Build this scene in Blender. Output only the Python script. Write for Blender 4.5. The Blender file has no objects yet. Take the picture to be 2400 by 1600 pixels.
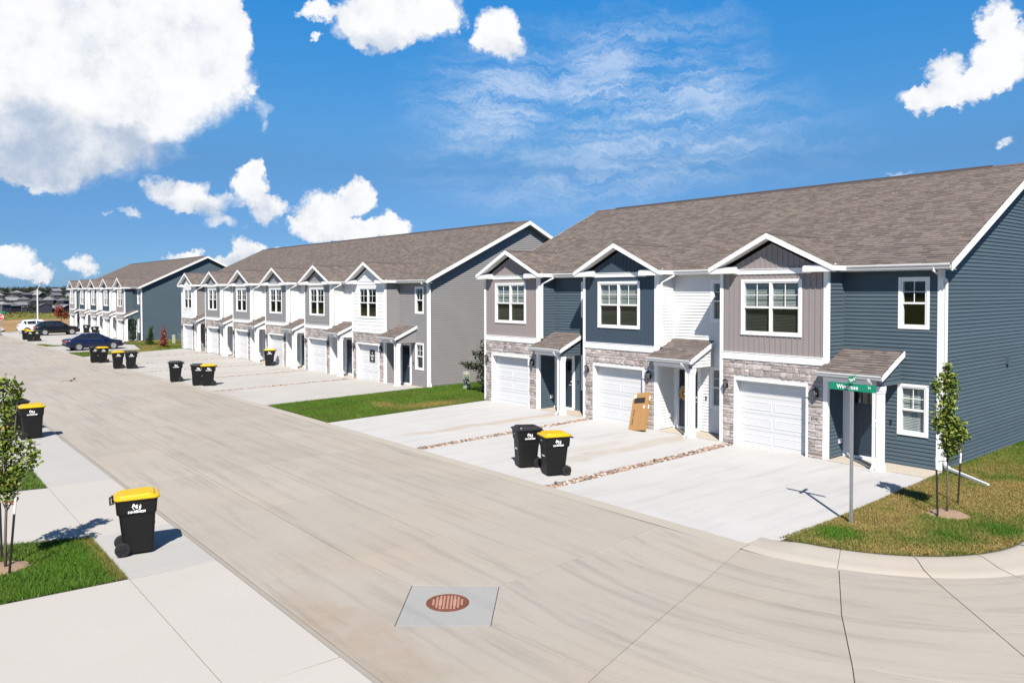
import bpy, math, random
import numpy as np
from mathutils import Vector, Matrix
R_ = random.Random(7)
scene = bpy.context.scene
# ------------------------------------------------------------------ camera
CAM = Vector((26.5947, -20.8906, 4.8332))
FPX, PITCH, ROLL, YAW, PCX, PCY = 1789.88, -0.0227, -0.0019, 0.8828, 1176.23, 722.875
_f = Vector((-math.sin(YAW), math.cos(YAW), 0)); _r = Vector((math.cos(YAW), math.sin(YAW), 0)); _u = Vector((0, 0, 1))
F2 = _f*math.cos(PITCH) + _u*math.sin(PITCH); U1 = -_f*math.sin(PITCH) + _u*math.cos(PITCH)
R2 = _r*math.cos(ROLL) + U1*math.sin(ROLL); U2 = -_r*math.sin(ROLL) + U1*math.cos(ROLL)
cd = bpy.data.cameras.new('camera'); cam = bpy.data.objects.new('camera', cd); scene.collection.objects.link(cam)
cam.matrix_world = Matrix(((R2.x, U2.x, -F2.x, CAM.x), (R2.y, U2.y, -F2.y, CAM.y), (R2.z, U2.z, -F2.z, CAM.z), (0, 0, 0, 1)))
cd.sensor_fit = 'HORIZONTAL'; cd.sensor_width = 36; cd.lens = 36*FPX/2400
cd.shift_x = (1200-PCX)/2400; cd.shift_y = -(800-PCY)/2400
cd.clip_start = .1; cd.clip_end = 6000
scene.camera = cam
# ------------------------------------------------------------------ light
SUN = Vector((.500, -.429, .752)).normalized()
SUN_EL = math.asin(SUN.z); SUN_ROT = math.atan2(SUN.x, SUN.y)
sl = bpy.data.lights.new('sun', 'SUN'); sl.energy = 5.0; sl.angle = math.radians(.53); sl.color = (1, .935, .85)
so = bpy.data.objects.new('sun', sl); scene.collection.objects.link(so)
so.rotation_euler = (-SUN).to_track_quat('-Z', 'Y').to_euler(); so.location = (40, -40, 60)
vs = scene.view_settings; vs.view_transform = 'Standard'; vs.look = 'None'; vs.gamma = 1; vs.use_curve_mapping = False; vs.exposure = 1.0
# ------------------------------------------------------------------ node helpers
class NT:
    def __init__(s, tree): s.t = tree; s.n = tree.nodes; s.l = tree.links
    def node(s, typ, **kw):
        n = s.n.new(typ)
        for k, v in kw.items(): setattr(n, k, v)
        return n
    def put(s, sock, v):
        if isinstance(v, bpy.types.NodeSocket): s.l.new(v, sock)
        elif v is not None: sock.default_value = v
    def math(s, op, a, b=None, c=None, clamp=False):
        n = s.node('ShaderNodeMath', operation=op, use_clamp=clamp)
        for i, v in enumerate((a, b, c)): s.put(n.inputs[i], v)
        return n.outputs[0]
    def vec(s, op, a, b=None, c=None):
        n = s.node('ShaderNodeVectorMath', operation=op)
        for i, v in enumerate((a, b, c)):
            if v is not None: s.put(n.inputs[i], v)
        return n.outputs['Value'] if op in ('DOT_PRODUCT', 'LENGTH', 'DISTANCE') else n.outputs[0]
    def noise(s, vec, scale, detail=4, rough=.55, dist=0, color=False):
        n = s.node('ShaderNodeTexNoise'); s.put(n.inputs['Vector'], vec)
        n.inputs['Scale'].default_value = scale; n.inputs['Detail'].default_value = detail
        n.inputs['Roughness'].default_value = rough; n.inputs['Distortion'].default_value = dist
        return n.outputs['Color' if color else 'Fac']
    def mix(s, fac, a, b, mode='MIX'):
        n = s.node('ShaderNodeMix', data_type='RGBA', blend_type=mode)
        s.put(n.inputs[0], fac); s.put(n.inputs[6], a if not isinstance(a, tuple) else (*a[:3], 1)); s.put(n.inputs[7], b if not isinstance(b, tuple) else (*b[:3], 1))
        return n.outputs[2]
    def ramp(s, fac, a, b, lo=0., hi=1.):
        n = s.node('ShaderNodeMapRange'); n.clamp = True; n.interpolation_type = 'SMOOTHSTEP'
        s.put(n.inputs[0], fac)
        for i, v in enumerate((a, b, lo, hi)): s.put(n.inputs[1+i], v)
        return n.outputs[0]
    def scale(s, col, f):
        return s.vec('SCALE', col) if False else s._scale(col, f)
    def _scale(s, col, f):
        n = s.node('ShaderNodeVectorMath', operation='SCALE'); s.put(n.inputs[0], col if not isinstance(col, tuple) else col[:3]); s.put(n.inputs['Scale'], f)
        return n.outputs[0]
# ------------------------------------------------------------------ sky
def px_dir(u, v):
    d = R2*((u-PCX)/FPX) - U2*((v-PCY)/FPX) + F2
    return d.normalized()
def azel(u, v):
    d = px_dir(u, v); return math.atan2(d.x, d.y), math.asin(d.z)
world = bpy.data.worlds.new('World'); scene.world = world; world.use_nodes = True
W = NT(world.node_tree); W.n.clear()
sky = W.node('ShaderNodeTexSky', sky_type='NISHITA'); sky.sun_disc = False; sky.sun_elevation = SUN_EL; sky.sun_rotation = SUN_ROT
sky.air_density = 1.0; sky.dust_density = .35; sky.ozone_density = 2.6; sky.altitude = 300
tc = W.node('ShaderNodeTexCoord'); gen = tc.outputs['Generated']
nrm = W.vec('NORMALIZE', gen)
sep = W.node('ShaderNodeSeparateXYZ'); W.put(sep.inputs[0], nrm)
az = W.math('ARCTAN2', sep.outputs[0], sep.outputs[1]); el = W.math('ARCSINE', sep.outputs[2])
cb = W.node('ShaderNodeCombineXYZ'); W.put(cb.inputs[0], az); W.put(cb.inputs[1], el)
P0 = cb.outputs[0]

SKYS = .105; EXI = 2**-vs.exposure
# colour of the clear sky: Nishita, graded by elevation to the deep blue of the photograph
cr = W.node('ShaderNodeValToRGB'); W.put(cr.inputs[0], W.math('MULTIPLY', el, 1/.45))
stops = [(0, (.31, .57, 1.12)), (.155, (.31, .54, .92)), (.35, (.38, .66, .92)), (.46, (.42, .84, 1.12)), (.80, (.25, 1.08, 1.56)), (1, (.66, .95, 1.14))]
els = cr.color_ramp.elements
while len(els) < len(stops): els.new(.5)
for e_, (p_, c_) in zip(els, stops): e_.position = p_; e_.color = (*[q/2 for q in c_], 1)
skyc = W._scale(W.vec('MULTIPLY', sky.outputs[0], cr.outputs[0]), 2*SKYS*EXI)
wn = W.noise(nrm, 13, 5, .70, color=True)
offxy = W.vec('MULTIPLY', W._scale(W.vec('SUBTRACT', wn, (.5, .5, .5)), .085), (1, .8, 0))
PW = W.vec('ADD', P0, offxy)
fb = W.noise(nrm, 24, 6, .64)
fbc = W.math('SUBTRACT', fb, .5)
big = W.math('SUBTRACT', W.noise(nrm, 6, 3, .5), .5)
# cumulus lobes: photo-pixel centre and radii in pixels, weight
CUM = [(40,70,330,240,1.),(330,60,300,210,1.),(120,260,300,170,1.),(430,170,190,170,.95),(300,330,200,110,.6),(90,370,220,80,.7),(170,415,150,50,.35),(30,425,110,30,.6),(520,60,80,110,.9),
 (930,40,160,90,1.),(850,60,110,60,.8),(1000,20,110,70,.9),(900,100,90,45,.7),(1155,70,62,62,1.),(1165,105,80,42,.8),(735,20,60,24,.75),(728,75,16,14,.6),
 (425,455,85,42,1.),(500,480,80,26,.7),(585,440,50,50,.95),(590,405,28,30,.8),(640,490,60,36,.9),(530,515,70,24,.6),(310,496,40,12,.5),
 (770,505,85,62,1.),(835,455,50,48,1.),(850,540,110,40,1.),(725,540,60,36,.9),(930,545,45,24,.7),(900,520,40,30,.7),
 (575,590,48,42,1.),(625,590,60,18,.9),(430,596,48,14,.75),(545,620,50,24,.8),
 (30,610,80,52,1.),(90,640,60,30,.9),(0,600,60,40,.9),(205,622,50,26,.75),(600,260,30,44,.38),(580,205,18,18,.34),(618,300,16,26,.34),
 (2350,140,110,90,1.),(2270,215,120,50,1.),(2180,230,90,42,1.),(2330,60,60,56,.9),(2130,225,66,30,.55),(2200,170,60,36,.8),(2365,330,32,14,.5),(2120,398,50,9,.35)]

lobes = []
for (u, v, a, b, w) in CUM:
    A, E = azel(u, v); A1, E1 = azel(u+8, v); A2, E2 = azel(u, v-8)
    lobes.append((A, E, abs(A1-A)/8*a*.98, abs(E2-E)/8*b*.98, w))
CIR = [(1530,130,230,110,.55),(1380,250,330,110,.4),(1250,180,200,120,.35),(1600,260,260,120,.42),(1500,390,260,60,.34),(1330,470,220,50,.3),(1200,350,260,140,.22),(1750,340,260,90,.2),(1100,240,160,90,.3),(1450,430,160,40,.3)]

wisps = []
for (u, v, a, b, w) in CIR:
    A, E = azel(u, v); A1, E1 = azel(u+8, v); A2, E2 = azel(u, v-8)
    wisps.append((A, E, abs(A1-A)/8*a*1.3, abs(E2-E)/8*b*1.3, w))
UND = [(120,360,420,130,1.),(290,375,210,90,.9),(60,250,150,60,.35),(60,90,90,60,.3),(330,230,120,60,.3),(930,120,220,50,.6),(1170,120,110,40,.6),(450,485,110,24,.5),(560,500,130,34,.55),(790,560,140,44,.45),(60,655,140,40,.55),(570,620,90,24,.45),(210,640,60,20,.5),(2330,250,200,46,.6)]
undersides = []
for (u, v, a, b, w) in UND:
    A, E = azel(u, v); A1, E1 = azel(u+8, v); A2, E2 = azel(u, v-8)
    undersides.append((A, E, abs(A1-A)/8*a, abs(E2-E)/8*b, w))
def field(items, pos):
    S = None
    for (A, E, ra, re, w) in items:
        q = W.vec('MULTIPLY_ADD', pos, (1/ra, 1/re, 0), (-A/ra, -E/re, 0))
        k = W.math('MULTIPLY_ADD', W.vec('DOT_PRODUCT', q, q), -w, w, clamp=True)
        S = k if S is None else W.math('ADD', S, k)
    return S if S is not None else 0.0
def shader(cl, wi, dk=None):
    col = skyc
    if wi:
        Cw = field(wi, PW)
        st = W.noise(W.vec('MULTIPLY', W.vec('ADD', P0, W._scale(offxy, .9)), (7, 36, 1)), 1.0, 6, .74, .15)
        cirf = W.math('MINIMUM', W.math('MULTIPLY', Cw, W.ramp(st, .34, .86, 0, 1.15)), .5)
        col = W.mix(cirf, col, tuple(EXI*q for q in (.78, .87, 1.0)))
    if cl == 'noise':
        dens = W.math('ADD', W.math('MULTIPLY', big, 2.6), W.math('MULTIPLY_ADD', fbc, .9, -.75)); core = dens
    elif cl:
        core = field(cl, PW); dens = W.math('MULTIPLY_ADD', fbc, .62, core)
    else: dens = None
    if dens is not None:
        al = W.ramp(dens, .10, .68)
        shd = W.math('ADD', W.math('MULTIPLY', fbc, 1.5), W.math('MULTIPLY_ADD', big, .55, .10))
        if cl != 'noise' and dk: shd = W.math('SUBTRACT', shd, W.math('MULTIPLY', W.math('MINIMUM', field(dk, PW), 1.0), .60))
        else: shd = W.math('ADD', shd, W.math('MULTIPLY', big, .8))
        lit = W.ramp(shd, -.85, .22)
        col = W.mix(al, col, W.mix(lit, tuple(EXI*q for q in (.44, .54, .70)), tuple(EXI*q for q in (.985, .99, 1.0))))
    b = W.node('ShaderNodeBackground'); W.put(b.inputs[0], W._scale(col, 1/SKYS)); b.inputs[1].default_value = SKYS
    return b.outputs[0]
def pick(fac, a, b):
    n = W.node('ShaderNodeMixShader'); W.put(n.inputs[0], fac); W.l.new(a, n.inputs[1]); W.l.new(b, n.inputs[2]); return n.outputs[0]
cuts = [azel(u, 300)[0] for u in (690, 1290, 1980)]      # sectors of sky, so that each direction only reads the clouds near it
lim = [-9] + cuts + [9]
secs = []
for i in range(4):
    near = lambda it: it[0]+it[2]+.07 > lim[i] and it[0]-it[2]-.07 < lim[i+1]
    secs.append(shader([l for l in lobes if near(l)], [l for l in wisps if near(l)], [l for l in undersides if near(l)]))
front = secs[0]
for c_, s_ in zip(cuts, secs[1:]): front = pick(W.math('GREATER_THAN', az, c_), front, s_)
rest_ = shader('noise', None)
azL, azR = azel(-260, 300)[0], azel(2660, 300)[0]; elT = azel(1200, -260)[1]
inside = W.math('MULTIPLY', W.math('MULTIPLY', W.math('GREATER_THAN', az, azL), W.math('LESS_THAN', az, azR)), W.math('LESS_THAN', el, elT))
wo = W.node('ShaderNodeOutputWorld'); W.l.new(pick(inside, rest_, front), wo.inputs[0])
world.cycles.sampling_method = 'NONE'
# ------------------------------------------------------------------ mesh helpers
COL = scene.collection
def link(o, parent=None, loc=None, rz=None):
    COL.objects.link(o)
    if parent is not None: o.parent = parent
    if loc is not None: o.location = loc
    if rz is not None: o.rotation_euler = (0, 0, rz)
    return o
def tag(o, label=None, cat=None, group=None, kind=None):
    if label: o['label'] = label
    if cat: o['category'] = cat
    if group: o['group'] = group
    if kind: o['kind'] = kind
    return o
def empty(name, loc=(0, 0, 0), rz=0):
    o = bpy.data.objects.new(name, None); o.empty_display_size = .2
    return link(o, None, loc, rz)
def inst(name, mesh, parent=None, loc=(0, 0, 0), rot=None):
    o = bpy.data.objects.new(name, mesh); COL.objects.link(o); o.parent = parent; o.location = loc
    if rot is not None: o.rotation_euler = rot
    return o
def copy_tree(o, parent=None):
    c = o.copy(); COL.objects.link(c); c.parent = parent
    for ch in o.children: copy_tree(ch, c)
    return c
class MB:
    def __init__(s): s.v = []; s.f = []; s.c = []; s.mi = []
    def add(s, pts): i = len(s.v); s.v.extend([tuple(p) for p in pts]); return i
    def poly(s, pts, col=None, mi=0):
        i = s.add(pts); s.f.append(tuple(range(i, i+len(pts)))); s.c.append(col); s.mi.append(mi)
    def faces(s, base, fs, col=None, mi=0):
        for f in fs: s.f.append(tuple(base+k for k in f)); s.c.append(col); s.mi.append(mi)
    HEX = ((0, 3, 2, 1), (4, 5, 6, 7), (0, 1, 5, 4), (1, 2, 6, 5), (2, 3, 7, 6), (3, 0, 4, 7))
    def hexa(s, p, col=None, mi=0): s.faces(s.add(p), MB.HEX, col, mi)
    def box(s, x0, x1, y0, y1, z0, z1, col=None, mi=0):
        s.hexa(((x0, y0, z0), (x1, y0, z0), (x1, y1, z0), (x0, y1, z0), (x0, y0, z1), (x1, y0, z1), (x1, y1, z1), (x0, y1, z1)), col, mi)
    def obox(s, c, ax, ay, az_, col=None, mi=0):      # centre and three half axes
        c = Vector(c); ax = Vector(ax); ay = Vector(ay); az_ = Vector(az_)
        s.hexa([c-ax-ay-az_, c+ax-ay-az_, c+ax+ay-az_, c-ax+ay-az_, c-ax-ay+az_, c+ax-ay+az_, c+ax+ay+az_, c-ax+ay+az_], col, mi)
    def prism(s, pts, d, col=None, mi=0):             # planar polygon pushed along d
        n = len(pts); d = Vector(d); i = s.add([Vector(p) for p in pts]+[Vector(p)+d for p in pts])
        s.faces(i, [tuple(range(n-1, -1, -1)), tuple(range(n, 2*n))]+[(k, (k+1) % n, n+(k+1) % n, n+k) for k in range(n)], col, mi)
    def tube(s, path, r, n=8, cap=True, col=None, mi=0):
        path = [Vector(p) for p in path]; rs = r if isinstance(r, (list, tuple)) else [r]*len(path); base = len(s.v)
        up = Vector((0, 0, 1))
        for k, p in enumerate(path):
            t = (path[min(k+1, len(path)-1)]-path[max(k-1, 0)]).normalized()
            a = t.cross(up if abs(t.z) < .95 else Vector((1, 0, 0))).normalized(); b = t.cross(a)
            for j in range(n):
                th = 2*math.pi*j/n; s.v.append(tuple(p+(a*math.cos(th)+b*math.sin(th))*rs[k]))
        for k in range(len(path)-1):
            for j in range(n): s.f.append((base+k*n+j, base+k*n+(j+1) % n, base+(k+1)*n+(j+1) % n, base+(k+1)*n+j)); s.c.append(col); s.mi.append(mi)
        if cap:
            s.f.append(tuple(base+j for j in range(n-1, -1, -1))); s.f.append(tuple(base+(len(path)-1)*n+j for j in range(n))); s.c += [col]*2; s.mi += [mi]*2
    def rtube(s, path, a, b, side, col=None):         # rectangular tube: half sizes a (along side) and b
        path = [Vector(p) for p in path]; side = Vector(side); base = len(s.v)
        for k, p in enumerate(path):
            t = (path[min(k+1, len(path)-1)]-path[max(k-1, 0)]).normalized(); nn = t.cross(side).normalized()
            for (i, j) in ((-1, -1), (1, -1), (1, 1), (-1, 1)): s.v.append(tuple(p+side*a*i+nn*b*j))
        m = len(path)
        for k in range(m-1):
            for j in range(4): s.f.append((base+k*4+j, base+k*4+(j+1) % 4, base+(k+1)*4+(j+1) % 4, base+(k+1)*4+j)); s.c.append(col); s.mi.append(0)
        s.f += [(base+3, base+2, base+1, base), tuple(base+(m-1)*4+j for j in range(4))]; s.c += [col]*2; s.mi += [0]*2
    def lathe(s, prof, n=16, c=(0, 0, 0), axis='z', col=None, mi=0):
        base = len(s.v); m = len(prof)
        for (r, h) in prof:
            for j in range(n):
                a = 2*math.pi*j/n; x, y = r*math.cos(a), r*math.sin(a)
                p = (x, y, h) if axis == 'z' else ((h, x, y) if axis == 'x' else (y, h, x))
                s.v.append((p[0]+c[0], p[1]+c[1], p[2]+c[2]))
        for k in range(m-1):
            for j in range(n): s.f.append((base+k*n+j, base+k*n+(j+1) % n, base+(k+1)*n+(j+1) % n, base+(k+1)*n+j)); s.c.append(col); s.mi.append(mi)
        s.f += [tuple(base+j for j in range(n-1, -1, -1)), tuple(base+(m-1)*n+j for j in range(n))]; s.c += [col]*2; s.mi += [mi]*2
    def mesh(s, name, mats, smooth=False):
        me = bpy.data.meshes.new(name); me.from_pydata(s.v, [], s.f)
        for m in (mats if isinstance(mats, (list, tuple)) else [mats]): me.materials.append(m)
        if isinstance(mats, (list, tuple)): me.polygons.foreach_set('material_index', s.mi)
        if any(c is not None for c in s.c):
            at = me.attributes.new('Col', 'FLOAT_COLOR', 'FACE')
            at.data.foreach_set('color', np.array([(*(c or (1, 1, 1)), 1) for c in s.c], np.float32).ravel())
        if smooth: me.polygons.foreach_set('use_smooth', [True]*len(me.polygons))
        me.update(); return me
    def build(s, name, mats, parent=None, smooth=False, loc=(0, 0, 0), rot=None):
        return inst(name, s.mesh(name, mats, smooth), parent, loc, rot)
def np_mesh(name, verts, quads, mat, cols=None, smooth=False):
    """verts (n,3), quads (m,k) as numpy; cols per vertex (n,3)"""
    me = bpy.data.meshes.new(name); n = len(verts); m, k = quads.shape
    me.vertices.add(n); me.vertices.foreach_set('co', np.asarray(verts, np.float32).ravel())
    me.loops.add(m*k); me.loops.foreach_set('vertex_index', np.asarray(quads, np.int32).ravel())
    me.polygons.add(m); me.polygons.foreach_set('loop_start', np.arange(0, m*k, k, dtype=np.int32)); me.polygons.foreach_set('loop_total', np.full(m, k, np.int32))
    if smooth: me.polygons.foreach_set('use_smooth', np.ones(m, bool))
    if cols is not None:
        at = me.attributes.new('Col', 'FLOAT_COLOR', 'POINT')
        at.data.foreach_set('color', np.concatenate([cols, np.ones((n, 1))], 1).astype(np.float32).ravel())
    me.materials.append(mat); me.update(calc_edges=True); return me
_fonts = {}
def text_mesh(name, txt, size, mat, depth=.004, bold=0.0, xs=1.0):
    key = (txt, size, mat.name, depth, bold, xs)
    if key in _fonts: return _fonts[key]
    cu = bpy.data.curves.new(name, 'FONT'); cu.body = txt; cu.size = size; cu.align_x = 'CENTER'; cu.align_y = 'CENTER'; cu.extrude = depth; cu.resolution_u = 3; cu.offset = bold
    ob = bpy.data.objects.new('tmp_text', cu); COL.objects.link(ob); bpy.context.view_layer.update()
    dg = bpy.context.evaluated_depsgraph_get(); me = bpy.data.meshes.new_from_object(ob.evaluated_get(dg)); me.name = name
    COL.objects.unlink(ob); bpy.data.objects.remove(ob)
    if xs != 1: me.transform(Matrix.Diagonal((xs, 1, 1, 1)))
    me.materials.clear(); me.materials.append(mat); _fonts[key] = me; return me
# ------------------------------------------------------------------ materials
MATS = {}
def pmat(name, col, rough=.6, var=.08, scale=6., bump=0., spec=.35, metal=0., rnd=0., attr=False, coat=0., bscale=None, hue=None, coords='Position'):
    m = bpy.data.materials.new(name); m.use_nodes = True; T = NT(m.node_tree); b = T.n['Principled BSDF']
    geo = T.node('ShaderNodeNewGeometry'); pos = geo.outputs['Position']
    if coords == 'Object': pos = T.node('ShaderNodeTexCoord').outputs['Object']
    c = (*col, 1)
    if attr:
        a = T.node('ShaderNodeAttribute', attribute_name='Col'); c = a.outputs['Color']
    f = None
    if var:
        n = T.noise(pos, scale, 4, .6); f = T.math('MULTIPLY_ADD', n, 2*var, 1-var)
    if rnd:
        oi = T.node('ShaderNodeObjectInfo'); k = T.math('MULTIPLY_ADD', oi.outputs['Random'], 2*rnd, 1-rnd); f = T.math('MULTIPLY', f, k) if f is not None else k
    if hue:     # second colour mixed in by per-object random
        oi2 = T.node('ShaderNodeObjectInfo'); c = T.mix(T.math('FRACT', T.math('MULTIPLY', oi2.outputs['Random'], 7.31)), c if not isinstance(c, tuple) else c[:3], hue)
    c2 = T._scale(c, f) if f is not None else c
    T.put(b.inputs['Base Color'], c2); b.inputs['Roughness'].default_value = rough; b.inputs['Metallic'].default_value = metal
    b.inputs['Specular IOR Level'].default_value = spec
    if coat: b.inputs['Coat Weight'].default_value = coat; b.inputs['Coat Roughness'].default_value = .04
    if bump:
        bn = T.node('ShaderNodeBump'); bn.inputs['Strength'].default_value = bump; bn.inputs['Distance'].default_value = .02
        T.put(bn.inputs['Height'], T.noise(pos, bscale or scale*6, 5, .65)); T.put(b.inputs['Normal'], bn.outputs[0])
    MATS[name] = m; return m
def glass_mat(name, tint=(.02, .03, .035), fac=.16, trans=(.55, .62, .6)):
    m = bpy.data.materials.new(name); m.use_nodes = True; T = NT(m.node_tree); T.n.clear()
    g = T.node('ShaderNodeBsdfGlossy'); g.inputs['Roughness'].default_value = .02; g.inputs['Color'].default_value = (.9, .95, 1, 1)
    t = T.node('ShaderNodeBsdfTransparent'); t.inputs['Color'].default_value = (*trans, 1)
    fr = T.node('ShaderNodeLayerWeight'); fr.inputs['Blend'].default_value = .5
    x = T.node('ShaderNodeMixShader'); T.put(x.inputs[0], T.math('MULTIPLY_ADD', T.math('POWER', fr.outputs['Facing'], 3.0), .6, fac, clamp=True)); T.l.new(t.outputs[0], x.inputs[1]); T.l.new(g.outputs[0], x.inputs[2])
    o = T.node('ShaderNodeOutputMaterial'); T.l.new(x.outputs[0], o.inputs[0]); MATS[name] = m; return m
ARC_C = (18.6, -4.35)
def concrete(name, col, blot=.10, fine=.07, streak=None, sfac=.10, spots=0., stain=None, warm=(1.0, .93, .84), warmf=.35, rnd=.03, bump=.12):
    """worn concrete: blotches, fine sand, traffic streaks, spots, downspout stains with their own shape"""
    m = bpy.data.materials.new(name); m.use_nodes = True; T = NT(m.node_tree); b = T.n['Principled BSDF']
    pos = T.node('ShaderNodeNewGeometry').outputs['Position']
    n1 = T.noise(pos, .42, 5, .6, .4); n2 = T.noise(pos, 9, 4, .7); n3 = T.noise(pos, 90, 3, .7)
    f = T.math('MULTIPLY_ADD', T.math('SUBTRACT', n1, .5), 2*blot*1.6, 1.0)
    f = T.math('ADD', f, T.math('MULTIPLY', T.math('SUBTRACT', n2, .5), fine*2))
    f = T.math('ADD', f, T.math('MULTIPLY', T.math('SUBTRACT', n3, .5), fine*1.6))
    if streak:
        if streak == 'arc':
            d = T.vec('SUBTRACT', pos, (ARC_C[0], ARC_C[1], 0)); sp = T.node('ShaderNodeSeparateXYZ'); T.put(sp.inputs[0], d)
            cb_ = T.node('ShaderNodeCombineXYZ'); T.put(cb_.inputs[0], T.math('MULTIPLY', T.vec('LENGTH', d), 3.2)); T.put(cb_.inputs[1], T.math('MULTIPLY', T.math('ARCTAN2', sp.outputs[1], sp.outputs[0]), 1.6)); sv = cb_.outputs[0]
        else: sv = T.vec('MULTIPLY', pos, (.22, 3.4, 1) if streak == 'x' else (3.4, .3, 1))
        st = T.noise(sv, 1.0, 6, .66, .25)
        f = T.math('SUBTRACT', f, T.math('MULTIPLY', T.ramp(st, .46, .74), sfac))
        st2 = T.noise(T.vec('MULTIPLY', sv, (2.7, 2.7, 1)), 1.0, 4, .7)
        f = T.math('SUBTRACT', f, T.math('MULTIPLY', T.ramp(st2, .56, .8), sfac*.8))
    if rnd:
        oi = T.node('ShaderNodeObjectInfo'); f = T.math('MULTIPLY', f, T.math('MULTIPLY_ADD', oi.outputs['Random'], 2*rnd, 1-rnd))
    c = T._scale(col, f)
    wf = T.math('MULTIPLY', T.ramp(T.noise(pos, .27, 4, .55, .3), .50, .72), warmf)
    c = T.mix(wf, c, T.vec('MULTIPLY', c, warm))
    if stain:
        for (ax, ctr, wid, y0, y1, scol, sf) in stain:
            sp = T.node('ShaderNodeSeparateXYZ'); T.put(sp.inputs[0], pos)
            wob = T.math('MULTIPLY', T.math('SUBTRACT', T.noise(pos, .8, 4, .6), .5), wid*2.2)
            q = T.math('DIVIDE', T.math('SUBTRACT', T.math('ADD', sp.outputs[0 if ax == 'x' else 1], wob), ctr), wid)
            k = T.math('SUBTRACT', 1.0, T.math('MULTIPLY', q, q), clamp=True)
            o_ = sp.outputs[1 if ax == 'x' else 0]
            k = T.math('MULTIPLY', k, T.math('MULTIPLY', T.ramp(o_, y0, y0+1.2), T.ramp(o_, y1+.4, y1)))
            k = T.math('MULTIPLY', k, T.ramp(T.noise(pos, 1.7, 5, .65), .25, .65, .35, 1))
            c = T.mix(T.math('MULTIPLY', k, sf), c, T.vec('MULTIPLY', c, scol))
    if spots:
        vo = T.node('ShaderNodeTexVoronoi'); vo.feature = 'F1'; T.put(vo.inputs['Vector'], pos); vo.inputs['Scale'].default_value = 1.6
        wc = T.node('ShaderNodeSeparateColor'); T.put(wc.inputs[0], vo.outputs['Color'])
        k = T.math('MULTIPLY', T.ramp(vo.outputs['Distance'], .055, .02), T.math('GREATER_THAN', wc.outputs[0], .72))
        c = T.mix(T.math('MULTIPLY', k, spots), c, T._scale(c, .42))
    T.put(b.inputs['Base Color'], c); b.inputs['Roughness'].default_value = .85; b.inputs['Specular IOR Level'].default_value = .22
    bn = T.node('ShaderNodeBump'); bn.inputs['Strength'].default_value = bump; bn.inputs['Distance'].default_value = .01
    T.put(bn.inputs['Height'], n3); T.put(b.inputs['Normal'], bn.outputs[0]); MATS[name] = m; return m

white = pmat('white_vinyl', (.62, .62, .62), .42, .02, 2.5, spec=.4)
whitetrim = pmat('white_trim', (.66, .66, .66), .4, .025, 3, spec=.4)
gutterm = pmat('gutter_white', (.57, .57, .57), .3, .03, 2, spec=.5)
soffit = pmat('soffit', (.56, .56, .56), .55, .03, 3)
bluev = pmat('blue_vinyl', (.060, .086, .106), .5, .07, 1.4, spec=.18, rnd=.05)
blued = pmat('blue_panel', (.042, .061, .084), .5, .06, 1.4, spec=.2, rnd=.03)
greyv = pmat('grey_vinyl', (.205, .200, .200), .45, .05, 1.4, spec=.35, rnd=.03)
taupe = pmat('taupe_panel', (.226, .198, .194), .45, .05, 1.4, spec=.35, rnd=.03)
wvinyl = pmat('white_lap', (.60, .60, .60), .42, .02, 2, spec=.4)
doorblue = pmat('door_blue', (.016, .030, .046), .35, .08, 3, spec=.5)
garw = pmat('garage_white', (.50, .505, .51), .4, .02, 3, spec=.45)
black = pmat('black_metal', (.012, .012, .013), .38, .1, 20, spec=.5)
mortar = pmat('mortar', (.48, .46, .44), .9, .12, 14, bump=.4)
stone = pmat('ledge_stone', (.36, .33, .318), .9, .30, 9, bump=.9, bscale=26, rnd=.26, hue=(.295, .245, .225))
stonea = pmat('ledge_stone_far', (1, 1, 1), .9, .22, 9, bump=.6, bscale=26, attr=True)
shing = pmat('shingle', (1, 1, 1), .92, .22, 30, bump=.5, bscale=140, rnd=.20, spec=.2, attr=True)
SHC = (.128, .107, .098)
shinga = pmat('shingle_field', (1, 1, 1), .92, .22, 30, bump=.5, bscale=140, attr=True, spec=.2)
roofcap = pmat('ridge_cap', (.085, .07, .066), .95, .2, 20, spec=.2)
found = pmat('foundation', (.34, .31, .27), .9, .1, 3, bump=.2)
porchc = concrete('porch_concrete', (.335, .30, .25), .05, .05, rnd=0)
glass = glass_mat('window_glass', fac=.06, trans=(.72, .78, .77))
screen = glass_mat('screened_glass', fac=.05, trans=(.26, .29, .28))
glassd = glass_mat('dark_glass', fac=.10, trans=(.22, .26, .28))
blindm = pmat('blind', (.46, .46, .45), .6, .02, 3)
interior = pmat('interior', (.13, .125, .12), .9, .1, 2)
lampglass = glass_mat('lamp_glass', fac=.2, trans=(.6, .6, .62))
plaque = pmat('plaque', (.34, .315, .30), .8, .06, 8)
def rand_shingle(r):
    k = r.random(); f = .76+.48*k
    return (SHC[0]*f*r.uniform(.97, 1.05), SHC[1]*f, SHC[2]*f*r.uniform(.95, 1.03))
def rand_stone(r):
    k = r.uniform(.62, 1.28); t = r.random()
    return tuple(k*((1-t)*a+t*b) for a, b in zip((.36, .33, .318), (.295, .245, .225)))
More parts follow.
